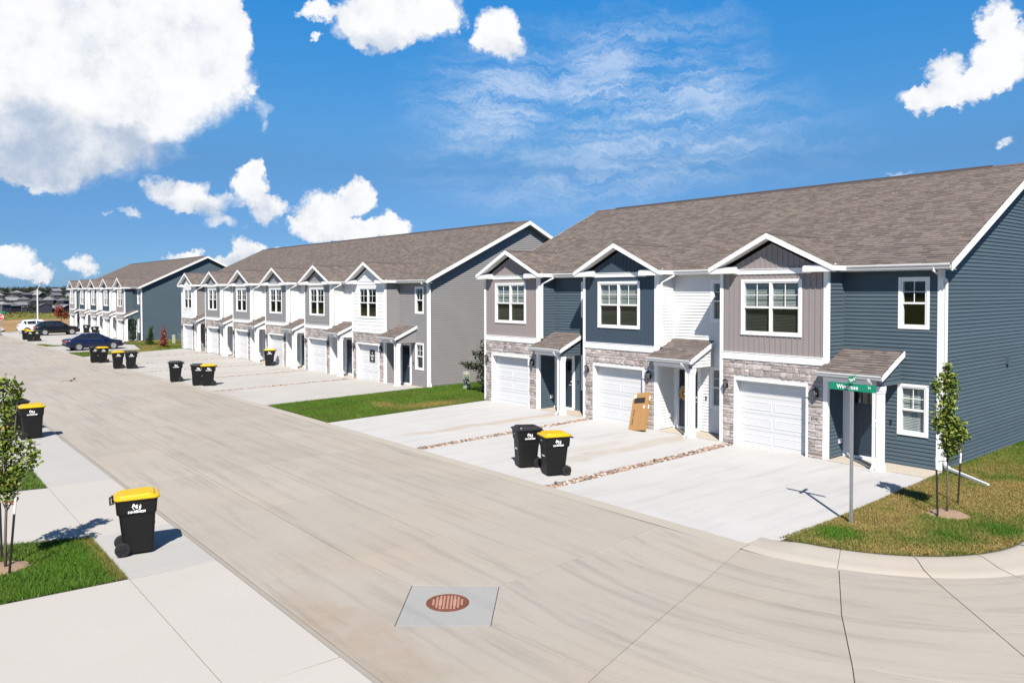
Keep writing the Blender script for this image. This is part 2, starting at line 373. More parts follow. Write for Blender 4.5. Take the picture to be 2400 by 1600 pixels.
# ------------------------------------------------------------------ townhouse rows
BW, BD = 3.544, .906                      # bay width and depth of the entry recess
X3 = Vector((1, 0, 0)); Y3 = Vector((0, 1, 0)); Z3 = Vector((0, 0, 1))
def ob(mb, O, ud, nd, u0, u1, n0, n1, z0, z1, col=None):
    mb.obox(O+ud*((u0+u1)/2)+nd*((n0+n1)/2)+Z3*((z0+z1)/2), ud*((u1-u0)/2), nd*((n1-n0)/2), Z3*((z1-z0)/2), col)
def cells(mb, O, ud, u0, u1, z0, z1, holes, mi=0):
    us = sorted({u0, u1, *[h for q in holes for h in q[:2] if u0 < h < u1]}); zs = sorted({z0, z1, *[h for q in holes for h in q[2:] if z0 < h < z1]})
    for a, b in zip(us, us[1:]):
        for c, d in zip(zs, zs[1:]):
            m, n = (a+b)/2, (c+d)/2
            if any(h[0] < m < h[1] and h[2] < n < h[3] for h in holes): continue
            mb.poly([O+ud*a+Z3*c, O+ud*b+Z3*c, O+ud*b+Z3*d, O+ud*a+Z3*d], mi=mi)
_board = {}
def siding(parent, O, ud, nd, z0, z1, span, holes, mat, course=.107, indiv=True, t=.025):
    z = z0; k = 0; joined = MB()
    while z < z1-.02:
        zt = min(z+course, z1); a0, b0 = span(z); a1, b1 = span(zt)
        if b0-a0 < .03: break
        cuts = sorted([(h[0], h[1]) for h in holes if min(zt, h[3])-max(z, h[2]) > .35*course])
        segs = []; cur = a0; curt = a1
        for (c, d) in cuts:
            if c > cur+.02: segs.append((cur, c, curt, c))
            cur = max(cur, d); curt = max(curt, d)
        if b0 > cur+.02: segs.append((cur, b0, curt, max(b1, curt)))
        for (p, q, p1, q1) in segs:
            def verts(o):
                return [o+ud*0+nd*.001, o+ud*(q-p)+nd*.001, o+ud*(q-p)+nd*t, o+nd*t,
                        o+ud*(p1-p)+nd*.001+Z3*(zt-z), o+ud*(q1-p)+nd*.001+Z3*(zt-z), o+ud*(q1-p)+nd*.004+Z3*(zt-z), o+ud*(p1-p)+nd*.004+Z3*(zt-z)]
            if indiv:
                key = (mat.name, tuple(ud), tuple(nd), round(q-p, 3), round(p1-p, 3), round(q1-p, 3), round(zt-z, 3), t)
                if key not in _board:
                    mb = MB(); mb.hexa(verts(Vector((0, 0, 0)))); _board[key] = mb.mesh('siding_board', mat)
                inst('siding_board', _board[key], parent, O+ud*p+Z3*z)
            else: joined.hexa(verts(O+ud*p+Z3*z))
        z = zt; k += 1
    if not indiv and joined.v:
        o = joined.build('lap_siding', mat, parent); o['kind'] = 'stuff'
def battens(parent, O, ud, nd, u0, u1, ztop, z0, holes, mat, pitch, indiv):
    n = int((u1-u0)/pitch); off = (u1-u0-n*pitch)/2; J = MB()
    for i in range(n+1):
        u = u0+off+i*pitch
        zt = ztop(u)
        segs = []; cur = z0
        for h in sorted([h for h in holes if h[0]-.012 < u < h[1]+.012], key=lambda h: h[2]):
            if h[2] > cur: segs.append((cur, h[2]))
            cur = max(cur, h[3])
        if zt > cur+.03: segs.append((cur, zt))
        for (a, b) in segs:
            mb = MB() if indiv else J
            ob(mb, O, ud, nd, u-.013, u+.013, .001, .017, a, b)
            if indiv: mb.build('batten', mat, parent)
    if not indiv and J.v: J.build('batten_strips', mat, parent)['kind'] = 'stuff'
_tab = {}
def shingles(parent, O, ud, sd, nd, S, umin, umax, rng, indiv=None, expo=.143, cols=rand_shingle):
    V = []; Q = []; Cc = []; ns = int(S/expo)+1
    for k in range(ns):
        s0 = k*expo; s1 = min(s0+expo+.012, S)
        if s0 > S-.02: break
        a, b = umin(s0), umax(s0); u = a - rng.uniform(0, .25)
        while u < b:
            w = rng.choice((.14, .19, .24, .29, .34)); ua, ub = max(u, a), min(u+w-.004, b); u += w
            if ub-ua < .03: continue
            t = .012+rng.choice((0, 0, .008))
            if indiv and indiv(ua, k):
                key = (tuple(ud), tuple(sd), round(ub-ua, 2), round(s1-s0, 3), t)
                if key not in _tab:
                    L = round(ub-ua, 2); h = s1-s0; mb = MB()
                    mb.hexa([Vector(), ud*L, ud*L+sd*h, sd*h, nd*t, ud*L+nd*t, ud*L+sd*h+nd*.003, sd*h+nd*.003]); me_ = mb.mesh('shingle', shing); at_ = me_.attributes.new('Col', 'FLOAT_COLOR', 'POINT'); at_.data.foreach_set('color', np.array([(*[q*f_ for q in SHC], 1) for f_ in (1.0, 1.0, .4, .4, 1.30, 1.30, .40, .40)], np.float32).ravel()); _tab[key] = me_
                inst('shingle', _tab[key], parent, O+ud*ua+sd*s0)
            else:
                i = len(V); p = O+ud*ua+sd*s0; q = O+ud*ub+sd*s0; up = sd*(s1-s0)
                V += [p, q, q+nd*t, p+nd*t, q+up+nd*.003, p+up+nd*.003]; Q += [(i, i+1, i+2, i+3), (i+3, i+2, i+4, i+5)]
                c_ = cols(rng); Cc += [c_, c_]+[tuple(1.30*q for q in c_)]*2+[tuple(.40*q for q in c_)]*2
    if V:
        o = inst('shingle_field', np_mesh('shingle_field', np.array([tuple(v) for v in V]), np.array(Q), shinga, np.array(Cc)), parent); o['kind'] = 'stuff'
def window(bld, O, ud, nd, u0, u1, z0, z1, kind, lod, blind=True, cas=.078):
    f = MB(); e = lambda *a: ob(f, O, ud, nd, *a)
    e(u0, u1, 0, .030, z1-cas, z1); e(u0, u1, 0, .034, z0, z0+cas); e(u0, u0+cas, 0, .029, z0+cas, z1-cas); e(u1-cas, u1, 0, .029, z0+cas, z1-cas)
    a, b, c, d = u0+cas, u1-cas, z0+cas, z1-cas; fr = .040
    e(a, b, -.10, .015, d-fr, d); e(a, b, -.10, .015, c, c+fr); e(a, a+fr, -.10, .014, c+fr, d-fr); e(b-fr, b, -.10, .014, c+fr, d-fr)
    cols_ = [(a+fr, b-fr)]
    if kind == 'double':
        m = (a+b)/2; e(m-.045, m+.045, -.10, .016, c+fr, d-fr); cols_ = [(a+fr, m-.045), (m+.045, b-fr)]
    mz = (c+d)/2 if kind != 'awning' else c+(d-c)*.5
    for (p, q) in cols_: e(p, q, -.055, .010 if kind == 'double' else .004, mz-.026, mz+.026)
    w = f.build('window', whitetrim, bld)
    mu = MB(); bl = MB()
    for (p, q) in cols_:
        for (lo, hi, n) in ((mz+.026, d-fr, -.022), (c+fr, mz-.026, -.036)):
            g_ = MB(); g_.poly([O+ud*p+nd*n+Z3*lo, O+ud*q+nd*n+Z3*lo, O+ud*q+nd*n+Z3*hi, O+ud*p+nd*n+Z3*hi]); g_.build('pane', glass if n > -.03 or kind != 'double' else screen, w)
        lo, hi = mz+.026, d-fr
        ob(mu, O, ud, nd, (p+q)/2-.009, (p+q)/2+.009, -.020, -.008, lo, hi); ob(mu, O, ud, nd, p, q, -.019, -.009, (lo+hi)/2-.009, (lo+hi)/2+.009)
        if blind:
            z = c+fr+.01; top = d-fr
            while z < top:
                bl.obox(O+ud*((p+q)/2)+nd*(-.105)+Z3*z, ud*((q-p)/2+.02), (Z3*.0150-nd*.009), (nd*.0010+Z3*.0006))
                z += .043
        else:
            bl.box(0, .001, 0, .001, -1, -.999) if False else None
    mu.build('muntin', whitetrim, w)
    if blind and bl.v: bl.build('blind', blindm, w)
    return w
def building(name, label, loc, n, P, panels, entries, endmat, lod, style, numbers=None):
    rng = random.Random(hash(name) % 1000 if False else len(name)*7+n)
    B = empty(name, loc); tag(B, label, 'townhouse')
    E_ = n*P+.108; RY, RZ, EY, EZ = 7.52, 8.87, .60, 5.542; SL = (RZ-EZ)/(RY-EY); BK = 2*RY-BD; OV = .33
    hi = lod == 0
    zw = 5.38
    # ---- shell: back, ends, bay sides (openings cut in the front walls)
    sh_ = MB()
    for i in range(n):
        x0 = i*P; O = Vector((x0, 0, 0)); xn = (i+1)*P if i < n-1 else E_
        cells(sh_, O, X3, 0, BW, 0, zw, [(.575, 2.92, 0, 2.045), (.82, 2.69, 3.545, 5.105)])
        sh_.poly([O+Z3*zw, O+X3*BW+Z3*zw, O+X3*(BW/2)+Z3*(zw+BW/2*.495)])
        sh_.poly([O+X3*BW, O+X3*BW+Y3*BD, O+X3*BW+Y3*BD+Z3*zw, O+X3*BW+Z3*zw])
        sh_.poly([O, O+Y3*BD, O+Y3*BD+Z3*zw, O+Z3*zw])
        cells(sh_, Vector((0, BD, 0)), X3, x0+BW, xn, 0, zw, [(x0+3.74, x0+4.60, .09, 2.13), (x0+5.165, x0+5.82, 3.86, 5.118), (x0+5.165, x0+5.82, .952, 2.208)])
    for x in (0, E_):
        sh_.poly([Vector((x, BD, -.3)), Vector((x, BK, -.3)), Vector((x, BK, zw)), Vector((x, RY, RZ-.08)), Vector((x, BD, EZ+SL*(BD-EY)-.08))])
    sh_.poly([Vector((0, BK, -.3)), Vector((E_, BK, -.3)), Vector((E_, BK, zw)), Vector((0, BK, zw))])
    sh_.build('wall', interior, B)
    fl_ = MB(); fl_.poly([(.02, BD+.02, 2.95), (E_-.02, BD+.02, 2.95), (E_-.02, BK-.02, 2.95), (.02, BK-.02, 2.95)]); fl_.build('floor', interior, B)
    fl_ = MB(); fl_.poly([(.02, BD+.02, .06), (E_-.02, BD+.02, .06), (E_-.02, BK-.02, .06), (.02, BK-.02, .06)]); fl_.build('floor', interior, B)
    fl_ = MB(); fl_.poly([(.02, 3.4, .07), (E_-.02, 3.4, .07), (E_-.02, 3.4, 5.35), (.02, 3.4, 5.35)]); fl_.build('inner_wall', interior, B)
    if lod == 0:
        ve = MB(); ve.box(E_+.01, E_+.10, 5.62, 5.80, 2.60, 2.82); ve.build('wall_vent', endmat, B)
    fm = MB(); fm.box(-.012, E_+.012, BD-.012, BK+.012, -.45, .045); fm.build('foundation', found, B)
    # ---- end gable walls in lap siding
    for (x, nd, vis) in ((E_, X3, True), (0, -X3, False)):
        g = MB(); g.poly([Vector((x, BD, .05))+nd*.002, Vector((x, BK, .05))+nd*.002, Vector((x, BK, 5.3))+nd*.002, Vector((x, RY, RZ-.15))+nd*.002, Vector((x, BD, 5.3))+nd*.002])
        gw = g.build('gable_wall', endmat, B)
        slp = lambda z: (BD, BK) if z < 5.50 else (EY+(z+.10-EZ)/SL, 2*RY-EY-(z+.10-EZ)/SL)
        def span(z):
            a, b = slp(z); return (max(a, BD)+.055, min(b, BK)-.05)
        siding(gw, Vector((x, 0, 0)), Y3, nd, .05, RZ-.15, span, [], endmat, .107, hi and vis)
    # ---- main roof
    dk = MB(); sdv = Vector((0, RY-EY, RZ-EZ)); SS = sdv.length; sd = sdv.normalized(); nd = Vector((0, -sd.z, sd.y))
    for sgn in (1, -1):
        f = lambda y: y if sgn == 1 else 2*RY-y
        pts = [Vector((-OV, f(EY), EZ)), Vector((E_+OV, f(EY), EZ)), Vector((E_+OV, f(RY), RZ)), Vector((-OV, f(RY), RZ))]
        dk.prism(pts, (0, 0, -.035))
    roof = dk.build('roof', roofcap, B)
    shingles(roof, Vector((-OV, EY, EZ))-sd*.02, X3, sd, nd, SS+.02, lambda s: 0, lambda s: E_+2*OV, rng, (lambda u, k: u > E_+2*OV-7.2 and k < 11) if hi else None)
    sd2 = Vector((0, -sd.y, sd.z)); bk = MB(); bk.poly([Vector((-OV, 2*RY-EY, EZ+.008)), Vector((-OV, RY, RZ+.008)), Vector((E_+OV, RY, RZ+.008)), Vector((E_+OV, 2*RY-EY, EZ+.008))]); bk.build('back_slope', roofcap, roof)
    cap = MB(); x = -OV
    while x < E_+OV:
        x1 = min(x+.22, E_+OV)
        for sg in (1, -1): cap.prism([Vector((x, RY, RZ+.035)), Vector((x1, RY, RZ+.027)), Vector((x1, RY-sg*.15, RZ-.15*SL+.022)), Vector((x, RY-sg*.15, RZ-.15*SL+.030))], (0, 0, -.012))
        x = x1
    vent = MB(); vent.box(1.0, E_-1.0, RY-.10, RY+.10, RZ-.03, RZ+.05); vent.build('ridge_vent', roofcap, roof)
    cap.build('ridge_cap', roofcap, roof)
    # rake boards and soffits
    for x, s in ((E_+OV, 1), (-OV, -1)):
        for sg in (1, -1):
            f = lambda y: y if sg == 1 else 2*RY-y
            r = MB(); a, b = EY-.02, RY
            za, zb = EZ-.02*SL, RZ
            r.prism([Vector((x, f(a), za+.004)), Vector((x, f(b), zb+.004)), Vector((x, f(b), zb-.21)), Vector((x, f(a), za-.19))], (s*.025, 0, 0)); r.build('rake_board', whitetrim, B)
            t_ = MB(); x_in = E_ if s == 1 else 0
            t_.poly([Vector((x, f(a), za-.165)), Vector((x, f(b), zb-.165)), Vector((x_in, f(b), zb-.165)), Vector((x_in, f(a), za-.165))]); t_.build('rake_soffit', soffit, B)
    # eave: soffit, fascia, gutter, in the gaps between the bay gables
    ev = MB(); ev.box(-OV+.02, E_+OV, EY+.03, BD, zw-.004, zw+.008); ev.build('eave_soffit', soffit, B); ev = MB(); ev.box(-OV, E_+OV, 2*RY-BD, 2*RY-EY, zw, zw+.01); ev.build('eave_soffit', soffit, B)
    fa = MB(); fa.box(-OV+.001, E_+OV-.001, EY+.005, EY+.028, zw-.012, EZ-.036); fa.build('fascia', whitetrim, B); fa = MB(); fa.box(-OV, E_+OV, 2*RY-EY-.03, 2*RY-EY, zw-.01, EZ-.036); fa.build('fascia', whitetrim, B)
    def gutter(xa, xb, y, zt, par, h=.125, wd=.115):
        prof = [(0, 0), (-wd*.62, 0), (-wd*.70, h*.35), (-wd, h*.72), (-wd, h), (-wd+.012, h), (-wd+.012, h*.75), (-wd*.6, h*.1), (-.004, h*.08), (-.004, h*.98), (0, h*.98)]
        m = MB(); m.prism([Vector((xa, y+p, zt-h+q)) for p, q in prof], (xb-xa, 0, 0)); return m.build('gutter', gutterm, par)
    AY, GA, GE, HW = -.29, 6.55, 5.56, 2.005
    for i in range(n):
        xa = i*P+BW/2+HW; xb = (i+1)*P+BW/2-HW if i < n-1 else E_+OV-.02
        gutter(xa-.01, xb+.01, EY+.004, EZ-.006, B)
    # ---- bays
    for i in range(n):
        x0 = i*P; O = Vector((x0, 0, 0)); N = -Y3; last = i == n-1; xn = (i+1)*P if not last else E_
        pm, em = panels[i], entries[i]; ind = hi
        # stone veneer
        mo = MB(); cells(mo, O+N*.004, X3, .02, BW-.02, 0, 2.69, [(.512, 2.98, 0, 2.10)])
        ven = mo.build('stone_veneer', mortar, B)
        J = MB(); z = .01; rows = []
        while z < 2.67:
            h = rng.choice((.095, .12, .145, .17, .20)); h = min(h, 2.68-z)
            if h < .05: break
            rows.append((z, z+h)); z += h
        for (za, zb) in rows:
            zones = [(.10, BW-.125)] if za >= 2.095 else ([(.10, .505), (2.985, BW-.125)])
            for (ua, ub) in zones:
                u = ua
                while u < ub-.02:
                    w = rng.uniform(.15, .46) if zb-za < .16 else rng.uniform(.13, .34); e2 = min(u+w, ub)
                    if ub-e2 < .09: e2 = ub
                    parts = [(za, zb)]
                    if zb-za > .16 and rng.random() < .3: mid = za+(zb-za)*rng.uniform(.4, .6); parts = [(za, mid), (mid, zb)]
                    for (p, q) in parts:
                        g = .008; uu0, uu1, q0, q1 = u+g, e2-g, p+g, q-g
                        if q0 < 2.10 and q1 > 2.10: q0 = 2.108
                        if q1-q0 < .02: continue
                        t = rng.uniform(.022, .042); jr = lambda: rng.uniform(-.006, .006)
                        m = MB() if ind else J
                        us = [uu0, uu0+(uu1-uu0)*rng.uniform(.35, .65), uu1]; zs_ = [q0, q0+(q1-q0)*rng.uniform(.35, .65), q1]
                        col = rand_stone(rng); b0 = m.add([O+X3*a_+N*.004+Z3*c_ for a_, c_ in ((uu0, q0), (uu1, q0), (uu1, q1), (uu0, q1))])
                        fr = m.add([O+X3*(us[k]+(jr() if k != 1 else 0))+N*(t*rng.uniform(.72, 1.25) if (k == 1 or l == 1) else t*rng.uniform(.5, .8))+Z3*(zs_[l]+jr()*.6) for l in range(3) for k in range(3)])
                        F = [(fr+l*3+k, fr+l*3+k+1, fr+(l+1)*3+k+1, fr+(l+1)*3+k) for l in range(2) for k in range(2)]
                        F += [(b0, b0+1, fr+2, fr+1, fr), (b0+1, b0+2, fr+8, fr+5, fr+2), (b0+2, b0+3, fr+6, fr+7, fr+8), (b0+3, b0, fr, fr+3, fr+6)]
                        for q_ in F: m.f.append(q_); m.c.append(None if ind else col); m.mi.append(0)
                        if ind: m.build('stone', stone, ven)
                    u = e2
        if not ind: J.build('stones', stonea, ven)['kind'] = 'stuff'
        # band board and bay corner posts
        bd = MB(); ob(bd, O, X3, N, .095, BW-.12, 0, .05, 2.69, 2.90); ob(bd, O, X3, N, .095, BW-.12, 0, .062, 2.90, 2.918); bd.build('band_board', whitetrim, B)
        c1_ = MB(); ob(c1_, O, X3, N, -.018, .095, -.05, .030, .02, zw-.01); c1_.build('corner_post', whitetrim, B)
        c2_ = MB(); c2_.box(x0+BW-.12, x0+BW+.020, -.030, .09, .02, zw-.01); c2_.build('corner_post', whitetrim, B)
        # upper panel with window, gable triangle
        hole = [(.82, 2.69, 3.545, 5.105)]; hw_out = [(.746, 2.763, 3.474, 5.179)]
        pn = MB(); cells(pn, O+N*.006, X3, .09, BW-.115, 2.9, zw-.05, hole)
        ztop = lambda u: zw+.0+(BW/2-abs(u-BW/2))*.495-.02
        pn.poly([O+N*.006+X3*.0+Z3*(zw-.05), O+N*.006+X3*BW+Z3*(zw-.05), O+N*.006+X3*BW+Z3*zw, O+N*.006+X3*(BW/2)+Z3*(zw+BW/2*.495), O+N*.006+Z3*zw])
        pan = pn.build('front_panel', pm, B)
        if style == 'batten':
            battens(pan, O+N*.006, X3, N, .10, BW-.125, lambda u: zw-.05, 2.92, hw_out, pm, .178, ind)
            battens(pan, O+N*.006, X3, N, .30, BW-.30, ztop, zw+.13, [], pm, .178, ind)
        else:
            siding(pan, O+N*.006, X3, N, 2.92, zw-.05, lambda z: (.095, BW-.12), hw_out, pm, .19, False, .018)
            siding(pan, O+N*.006, X3, N, zw+.12, zw+.87, lambda z: (max(.1, (z-zw)/.495+.04), min(BW-.1, BW-(z-zw)/.495-.04)), [], pm, .19, False, .018)
        window(B, O+N*.006, X3, N, .746, 2.763, 3.474, 5.179, 'double', lod, blind=(style == 'batten' and lod == 0))
        # frieze and cornice returns
        fz = MB(); ob(fz, O, X3, N, .50, BW-.50, 0, .034, zw-.045, zw+.10); ob(fz, O, X3, N, .50, BW-.50, 0, .052, zw+.10, zw+.118); fz.build('frieze', whitetrim, B)
        for sg in (0, 1):
            r = MB(); a, b = (-.235, .62) if sg == 0 else (BW-.62, BW+.235)
            ob(r, O, X3, N, a, b, 0, .29, zw-.012, zw+.145)
            p0_, p1_ = O+X3*a+Z3*(zw+.146), O+X3*b+Z3*(zw+.146)
            r.prism([p0_+N*.295, p0_+N*.0, p0_+N*.0+Z3*.07], X3*(b-a)); r.build('cornice_return', whitetrim, B)
        # bay gable roof
        cx = x0+BW/2; YV = EY+(GE-EZ)/SL; YT = EY+(GA-EZ)/SL
        gr = MB()
        for sg in (1, -1):
            gr.prism([Vector((cx, AY, GA)), Vector((cx+sg*HW, AY, GE)), Vector((cx+sg*HW, YV, GE)), Vector((cx, YT, GA))], (0, 0, -.03))
        ga = gr.build('bay_roof', roofcap, B)
        slen = math.hypot(HW, GA-GE)
        for sg in (1, -1):
            sdd = Vector((-sg*HW, 0, GA-GE)).normalized(); ndd = Vector((sg*(GA-GE), 0, HW)).normalized()
            shingles(ga, Vector((cx+sg*HW, AY-.015, GE))-sdd*.02, Y3, sdd, ndd, slen+.02, lambda s: 0, lambda s: (YV-AY)+(YT-YV)*min(1, s/slen)+.03, rng)
        cp = MB(); y = AY-.01
        while y < YT:
            y1 = min(y+.2, YT+.05)
            for sg in (1, -1): cp.prism([Vector((cx, y, GA+.038)), Vector((cx, y1, GA+.028)), Vector((cx+sg*.14, y1, GA-.07+.024)), Vector((cx+sg*.14, y, GA-.07+.034))], (0, 0, -.012))
            y = y1
        cp.build('ridge_cap', roofcap, ga)
        for sg in (1, -1):
            r = MB(); ex = .03
            r.prism([Vector((cx, AY, GA+.002)), Vector((cx+sg*(HW+ex), AY, GE-ex*.495+.002)), Vector((cx+sg*(HW+ex), AY, GE-ex*.495-.145)), Vector((cx, AY, GA-.165))], (0, -.026, 0)); r.build('rake_board', whitetrim, B)
            t_ = MB(); t_.poly([Vector((cx, AY, GA-.155)), Vector((cx+sg*HW, AY, GE-.155)), Vector((cx+sg*HW, .0, GE-.155)), Vector((cx, 0, GA-.155))]); t_.build('gable_soffit', soffit, B)
            f_ = MB(); xs_ = cx+sg*HW; f_.box(min(xs_, xs_+sg*.02), max(xs_, xs_+sg*.02), AY, EY+.02, GE-.16, GE-.02); f_.build('bay_fascia', whitetrim, B)
            s_ = MB(); xa, xb = sorted((xs_, cx+sg*BW/2)); s_.box(xa, xb, 0.0, EY+.02, GE-.165, GE-.155); s_.build('bay_soffit', soffit, B)
        # garage opening
        gt = MB(); e = lambda *a: ob(gt, O, X3, N, *a)
        e(.512, .575, 0, .048, 0.01, 2.103); e(2.92, 2.98, 0, .048, .01, 2.103); e(.512, 2.98, 0, .052, 2.103, 2.15) if False else e(.575, 2.92, 0, .048, 2.045, 2.103)
        e(.560, .578, -.20, -.0005, .01, 2.06); e(2.917, 2.935, -.20, -.0005, .01, 2.06); e(.578, 2.917, -.20, -.0005, 2.042, 2.058)
        gt.build('garage_trim', whitetrim, B)
        gd = MB(); ns = 4; hs = 2.04/ns
        for k in range(ns): ob(gd, O, X3, N, .579, 2.916, -.21, -.17, .012+k*hs, .012+(k+1)*hs-.008)
        ob(gd, O, X3, N, .579, 2.916, -.21, -.19, .012, 2.04)
        gdo = gd.build('garage_door', garw, B)
        for k in range(ns):
            for (a, b) in ((.67, 1.70), (1.80, 2.83)):
                m = MB(); z0_, z1_ = .012+k*hs+.11, .012+(k+1)*hs-.12
                m.add([O+X3*u+N*nn+Z3*z for (u, z, nn) in ((a, z0_, -.1695), (b, z0_, -.1695), (b, z1_, -.1695), (a, z1_, -.1695), (a+.02, z0_+.02, -.159), (b-.02, z0_+.02, -.159), (b-.02, z1_-.02, -.159), (a+.02, z1_-.02, -.159), (a+.045, z0_+.04, -.166), (b-.045, z0_+.04, -.166), (b-.045, z1_-.04, -.166), (a+.045, z1_-.04, -.166))])
                m.faces(0, [(0, 1, 5, 4), (1, 2, 6, 5), (2, 3, 7, 6), (3, 0, 4, 7), (4, 5, 9, 8), (5, 6, 10, 9), (6, 7, 11, 10), (7, 4, 8, 11), (8, 9, 10, 11)])
                m.build('door_panel', garw, gdo)
        sl_ = MB(); ob(sl_, O, X3, N, .585, 2.91, -.205, -.165, .002, .0115); sl_.build('door_seal', black, B)
        # lanterns
        for lx in (.255, 3.25):
            c = O+X3*lx+N*.13; l = MB()
            ob(l, O, X3, N, lx-.05, lx+.05, .03, .055, 1.78, 1.92); l.tube([c-N*.08+Z3*1.80, c-N*.02+Z3*1.76, c+Z3*1.775], .012, 6)
            l.lathe([(.028, 1.775), (.045, 1.79), (.04, 1.80)], 6, (c.x, c.y, 0)); l.lathe([(.095, 1.985), (.08, 2.0), (.04, 2.045), (.015, 2.055), (.012, 2.085), (.004, 2.10)], 6, (c.x, c.y, 0))
            for k in range(6):
                a = k*math.pi/3; l.tube([(c.x+.042*math.cos(a), c.y+.042*math.sin(a), 1.80), (c.x+.08*math.cos(a), c.y+.08*math.sin(a), 1.99)], .006, 4)
            lo = l.build('wall_lamp', black, B); gl_ = MB(); gl_.lathe([(.038, 1.80), (.074, 1.985)], 6, (c.x, c.y, 0)); gl_.build('lamp_glass', lampglass, lo)
        # house number
        if numbers and numbers[i]:
            p = MB(); ob(p, O, X3, N, 3.035, 3.375, .004, .050, 1.075, 1.215); pl = p.build('number_plaque', plaque, B)
            inst('house_number', text_mesh('house_number', numbers[i], .125, black, .003, .0015), pl, O+X3*3.205+N*.0535+Z3*1.145, (math.pi/2, 0, 0))
        # ---- entry recess
        hl = [(x0+3.565, x0+4.735, 0, 2.30), (x0+5.087, x0+5.897, .875, 2.284), (x0+5.087, x0+5.897, 3.784, 5.194)]
        eo = Vector((0, BD, 0)); ew = MB(); cells(ew, eo+N*.002, X3, x0+BW, xn, .05, zw, [(x0+3.74, x0+4.60, 0, 2.13), (x0+5.165, x0+5.82, 3.86, 5.118), (x0+5.165, x0+5.82, .952, 2.208)])
        ewo = ew.build('entry_wall', em, B)
        siding(ewo, eo+N*.002, X3, N, .06, zw, lambda z: (x0+BW+.03, xn-(.115 if last else .02)), hl, em, .107, hi)
        rw = MB(); rw.poly([Vector((x0+BW+.002, .0, .02)), Vector((x0+BW+.002, BD, .02)), Vector((x0+BW+.002, BD, zw)), Vector((x0+BW+.002, 0, zw))]); rwo = rw.build('return_wall', em, B)
        siding(rwo, Vector((x0+BW+.002, 0, 0)), Y3, X3, .05, zw, lambda z: (.09, BD-.03), [], em, .107, hi and last)
        ic = MB(); ic.box(x0+BW+.001, x0+BW+.032, BD-.034, BD-.001, .05, zw); ic.build('inside_corner', em, B)
        if not last:
            lw = MB(); lw.poly([Vector((xn-.002, .05, .02)), Vector((xn-.002, BD, .02)), Vector((xn-.002, BD, zw)), Vector((xn-.002, .05, zw))]); lwo = lw.build('return_wall', em, B)
            siding(lwo, Vector((xn-.002, 0, 0)), Y3, -X3, .05, zw, lambda z: (.06, BD-.02), [], em, .107, False)
        for (a, b, k_) in ((.875, 2.284, 'single'), (3.784, 5.194, 'single')):
            window(B, eo+N*.002, X3, N, x0+5.087, x0+5.897, a, b, k_, lod, blind=(lod == 0 and (a < 2 or i == 1)))
        # door
        df = MB(); e = lambda *a: ob(df, eo+X3*x0, X3, N, *a)
        e(3.570, 3.745, 0, .045, .075, 2.13); e(4.595, 4.735, 0, .045, .075, 2.13); e(3.570, 4.735, 0, .048, 2.13, 2.275); e(3.745, 3.775, -.10, .02, .1, 2.13); e(4.565, 4.595, -.10, .02, .1, 2.13); e(3.775, 4.565, -.10, .02, 2.095, 2.13)
        e(3.62, 4.69, -.08, .13, .035, .10); df.build('door_frame', whitetrim, B)
        dd = MB(); e = lambda *a: ob(dd, eo+X3*x0, X3, N, *a)
        e(3.776, 4.564, -.06, -.02, .102, 1.60); e(3.776, 3.87, -.06, -.02, 1.60, 2.094); e(4.47, 4.564, -.06, -.02, 1.60, 2.094); e(3.87, 4.47, -.06, -.02, 1.98, 2.094)
        e(4.055, 4.085, -.06, -.02, 1.60, 1.98); e(4.255, 4.285, -.06, -.02, 1.60, 1.98)
        for (a, b) in ((3.86, 4.14), (4.20, 4.48)): e(a, b, -.0205, -.012, .25, 1.42)
        e(3.84, 4.50, -.0206, -.008, 1.50, 1.545)
        dr = dd.build('door', doorblue, B)
        for a in (3.87, 4.085, 4.285):
            m = MB(); q = eo+X3*x0+N*(-.045); m.poly([q+X3*a+Z3*1.60, q+X3*(a+.185)+Z3*1.60, q+X3*(a+.185)+Z3*1.98, q+X3*a+Z3*1.98]); m.build('door_lite', glassd, dr)
        h_ = MB(); q = eo+X3*(x0+4.50)+N*(-.02); h_.tube([q+Z3*1.02, q+N*.05+Z3*1.02, q+N*.05-X3*.10+Z3*1.02], .011, 6); h_.lathe([(.028, 0), (.028, .02)], 10, (q.x, q.y-.02, 1.16), 'y'); h_.build('door_handle', gutterm, dr)
        bl = MB(); q = eo+X3*(x0+4.92); ob(bl, q, X3, N, -.025, .025, .01, .04, 1.12, 1.26); bl.build('doorbell', black, B)
        ol = MB(); ol.box(x0+BW+.015, x0+BW+.07, .62, .73, .42, .56); ol.build('outlet_box', whitetrim, B)
        # porch roof
        pr = MB(); xa, xb = 3.46+x0, 5.26+x0; PY, PZ, PT = -.44, 2.585, 3.165; psl = (PT-PZ)/(BD-PY)
        pr.prism([Vector((xa, PY, PZ)), Vector((xb, PY, PZ)), Vector((xb, BD, PT)), Vector((xa+.09, BD, PT)), Vector((xa+.09, -.06, PZ+psl*(-.06-PY))), Vector((xa, -.06, PZ+psl*(-.06-PY)))], (0, 0, -.03))
        pro = pr.build('porch_roof', roofcap, B)
        sdp = Vector((0, BD-PY, PT-PZ)); Sp = sdp.length; sdp.normalize(); ndp = Vector((0, -sdp.z, sdp.y))
        shingles(pro, Vector((xa, PY, PZ))-sdp*.02, X3, sdp, ndp, Sp, lambda s: 0 if s < .40 else .10, lambda s: xb-xa+.012, rng, (lambda u, k: True) if hi else None)
        fl = MB(); fl.box(xa+.09, xb, BD-.012, BD-.003, PT-.01, PT+.05); fl.build('flashing', shing, B) if False else None
        pb = MB(); pb.box(xa+.005, xb, PY+.012, PY+.03, PZ-.15, PZ-.031); pb.build('porch_fascia', whitetrim, B)
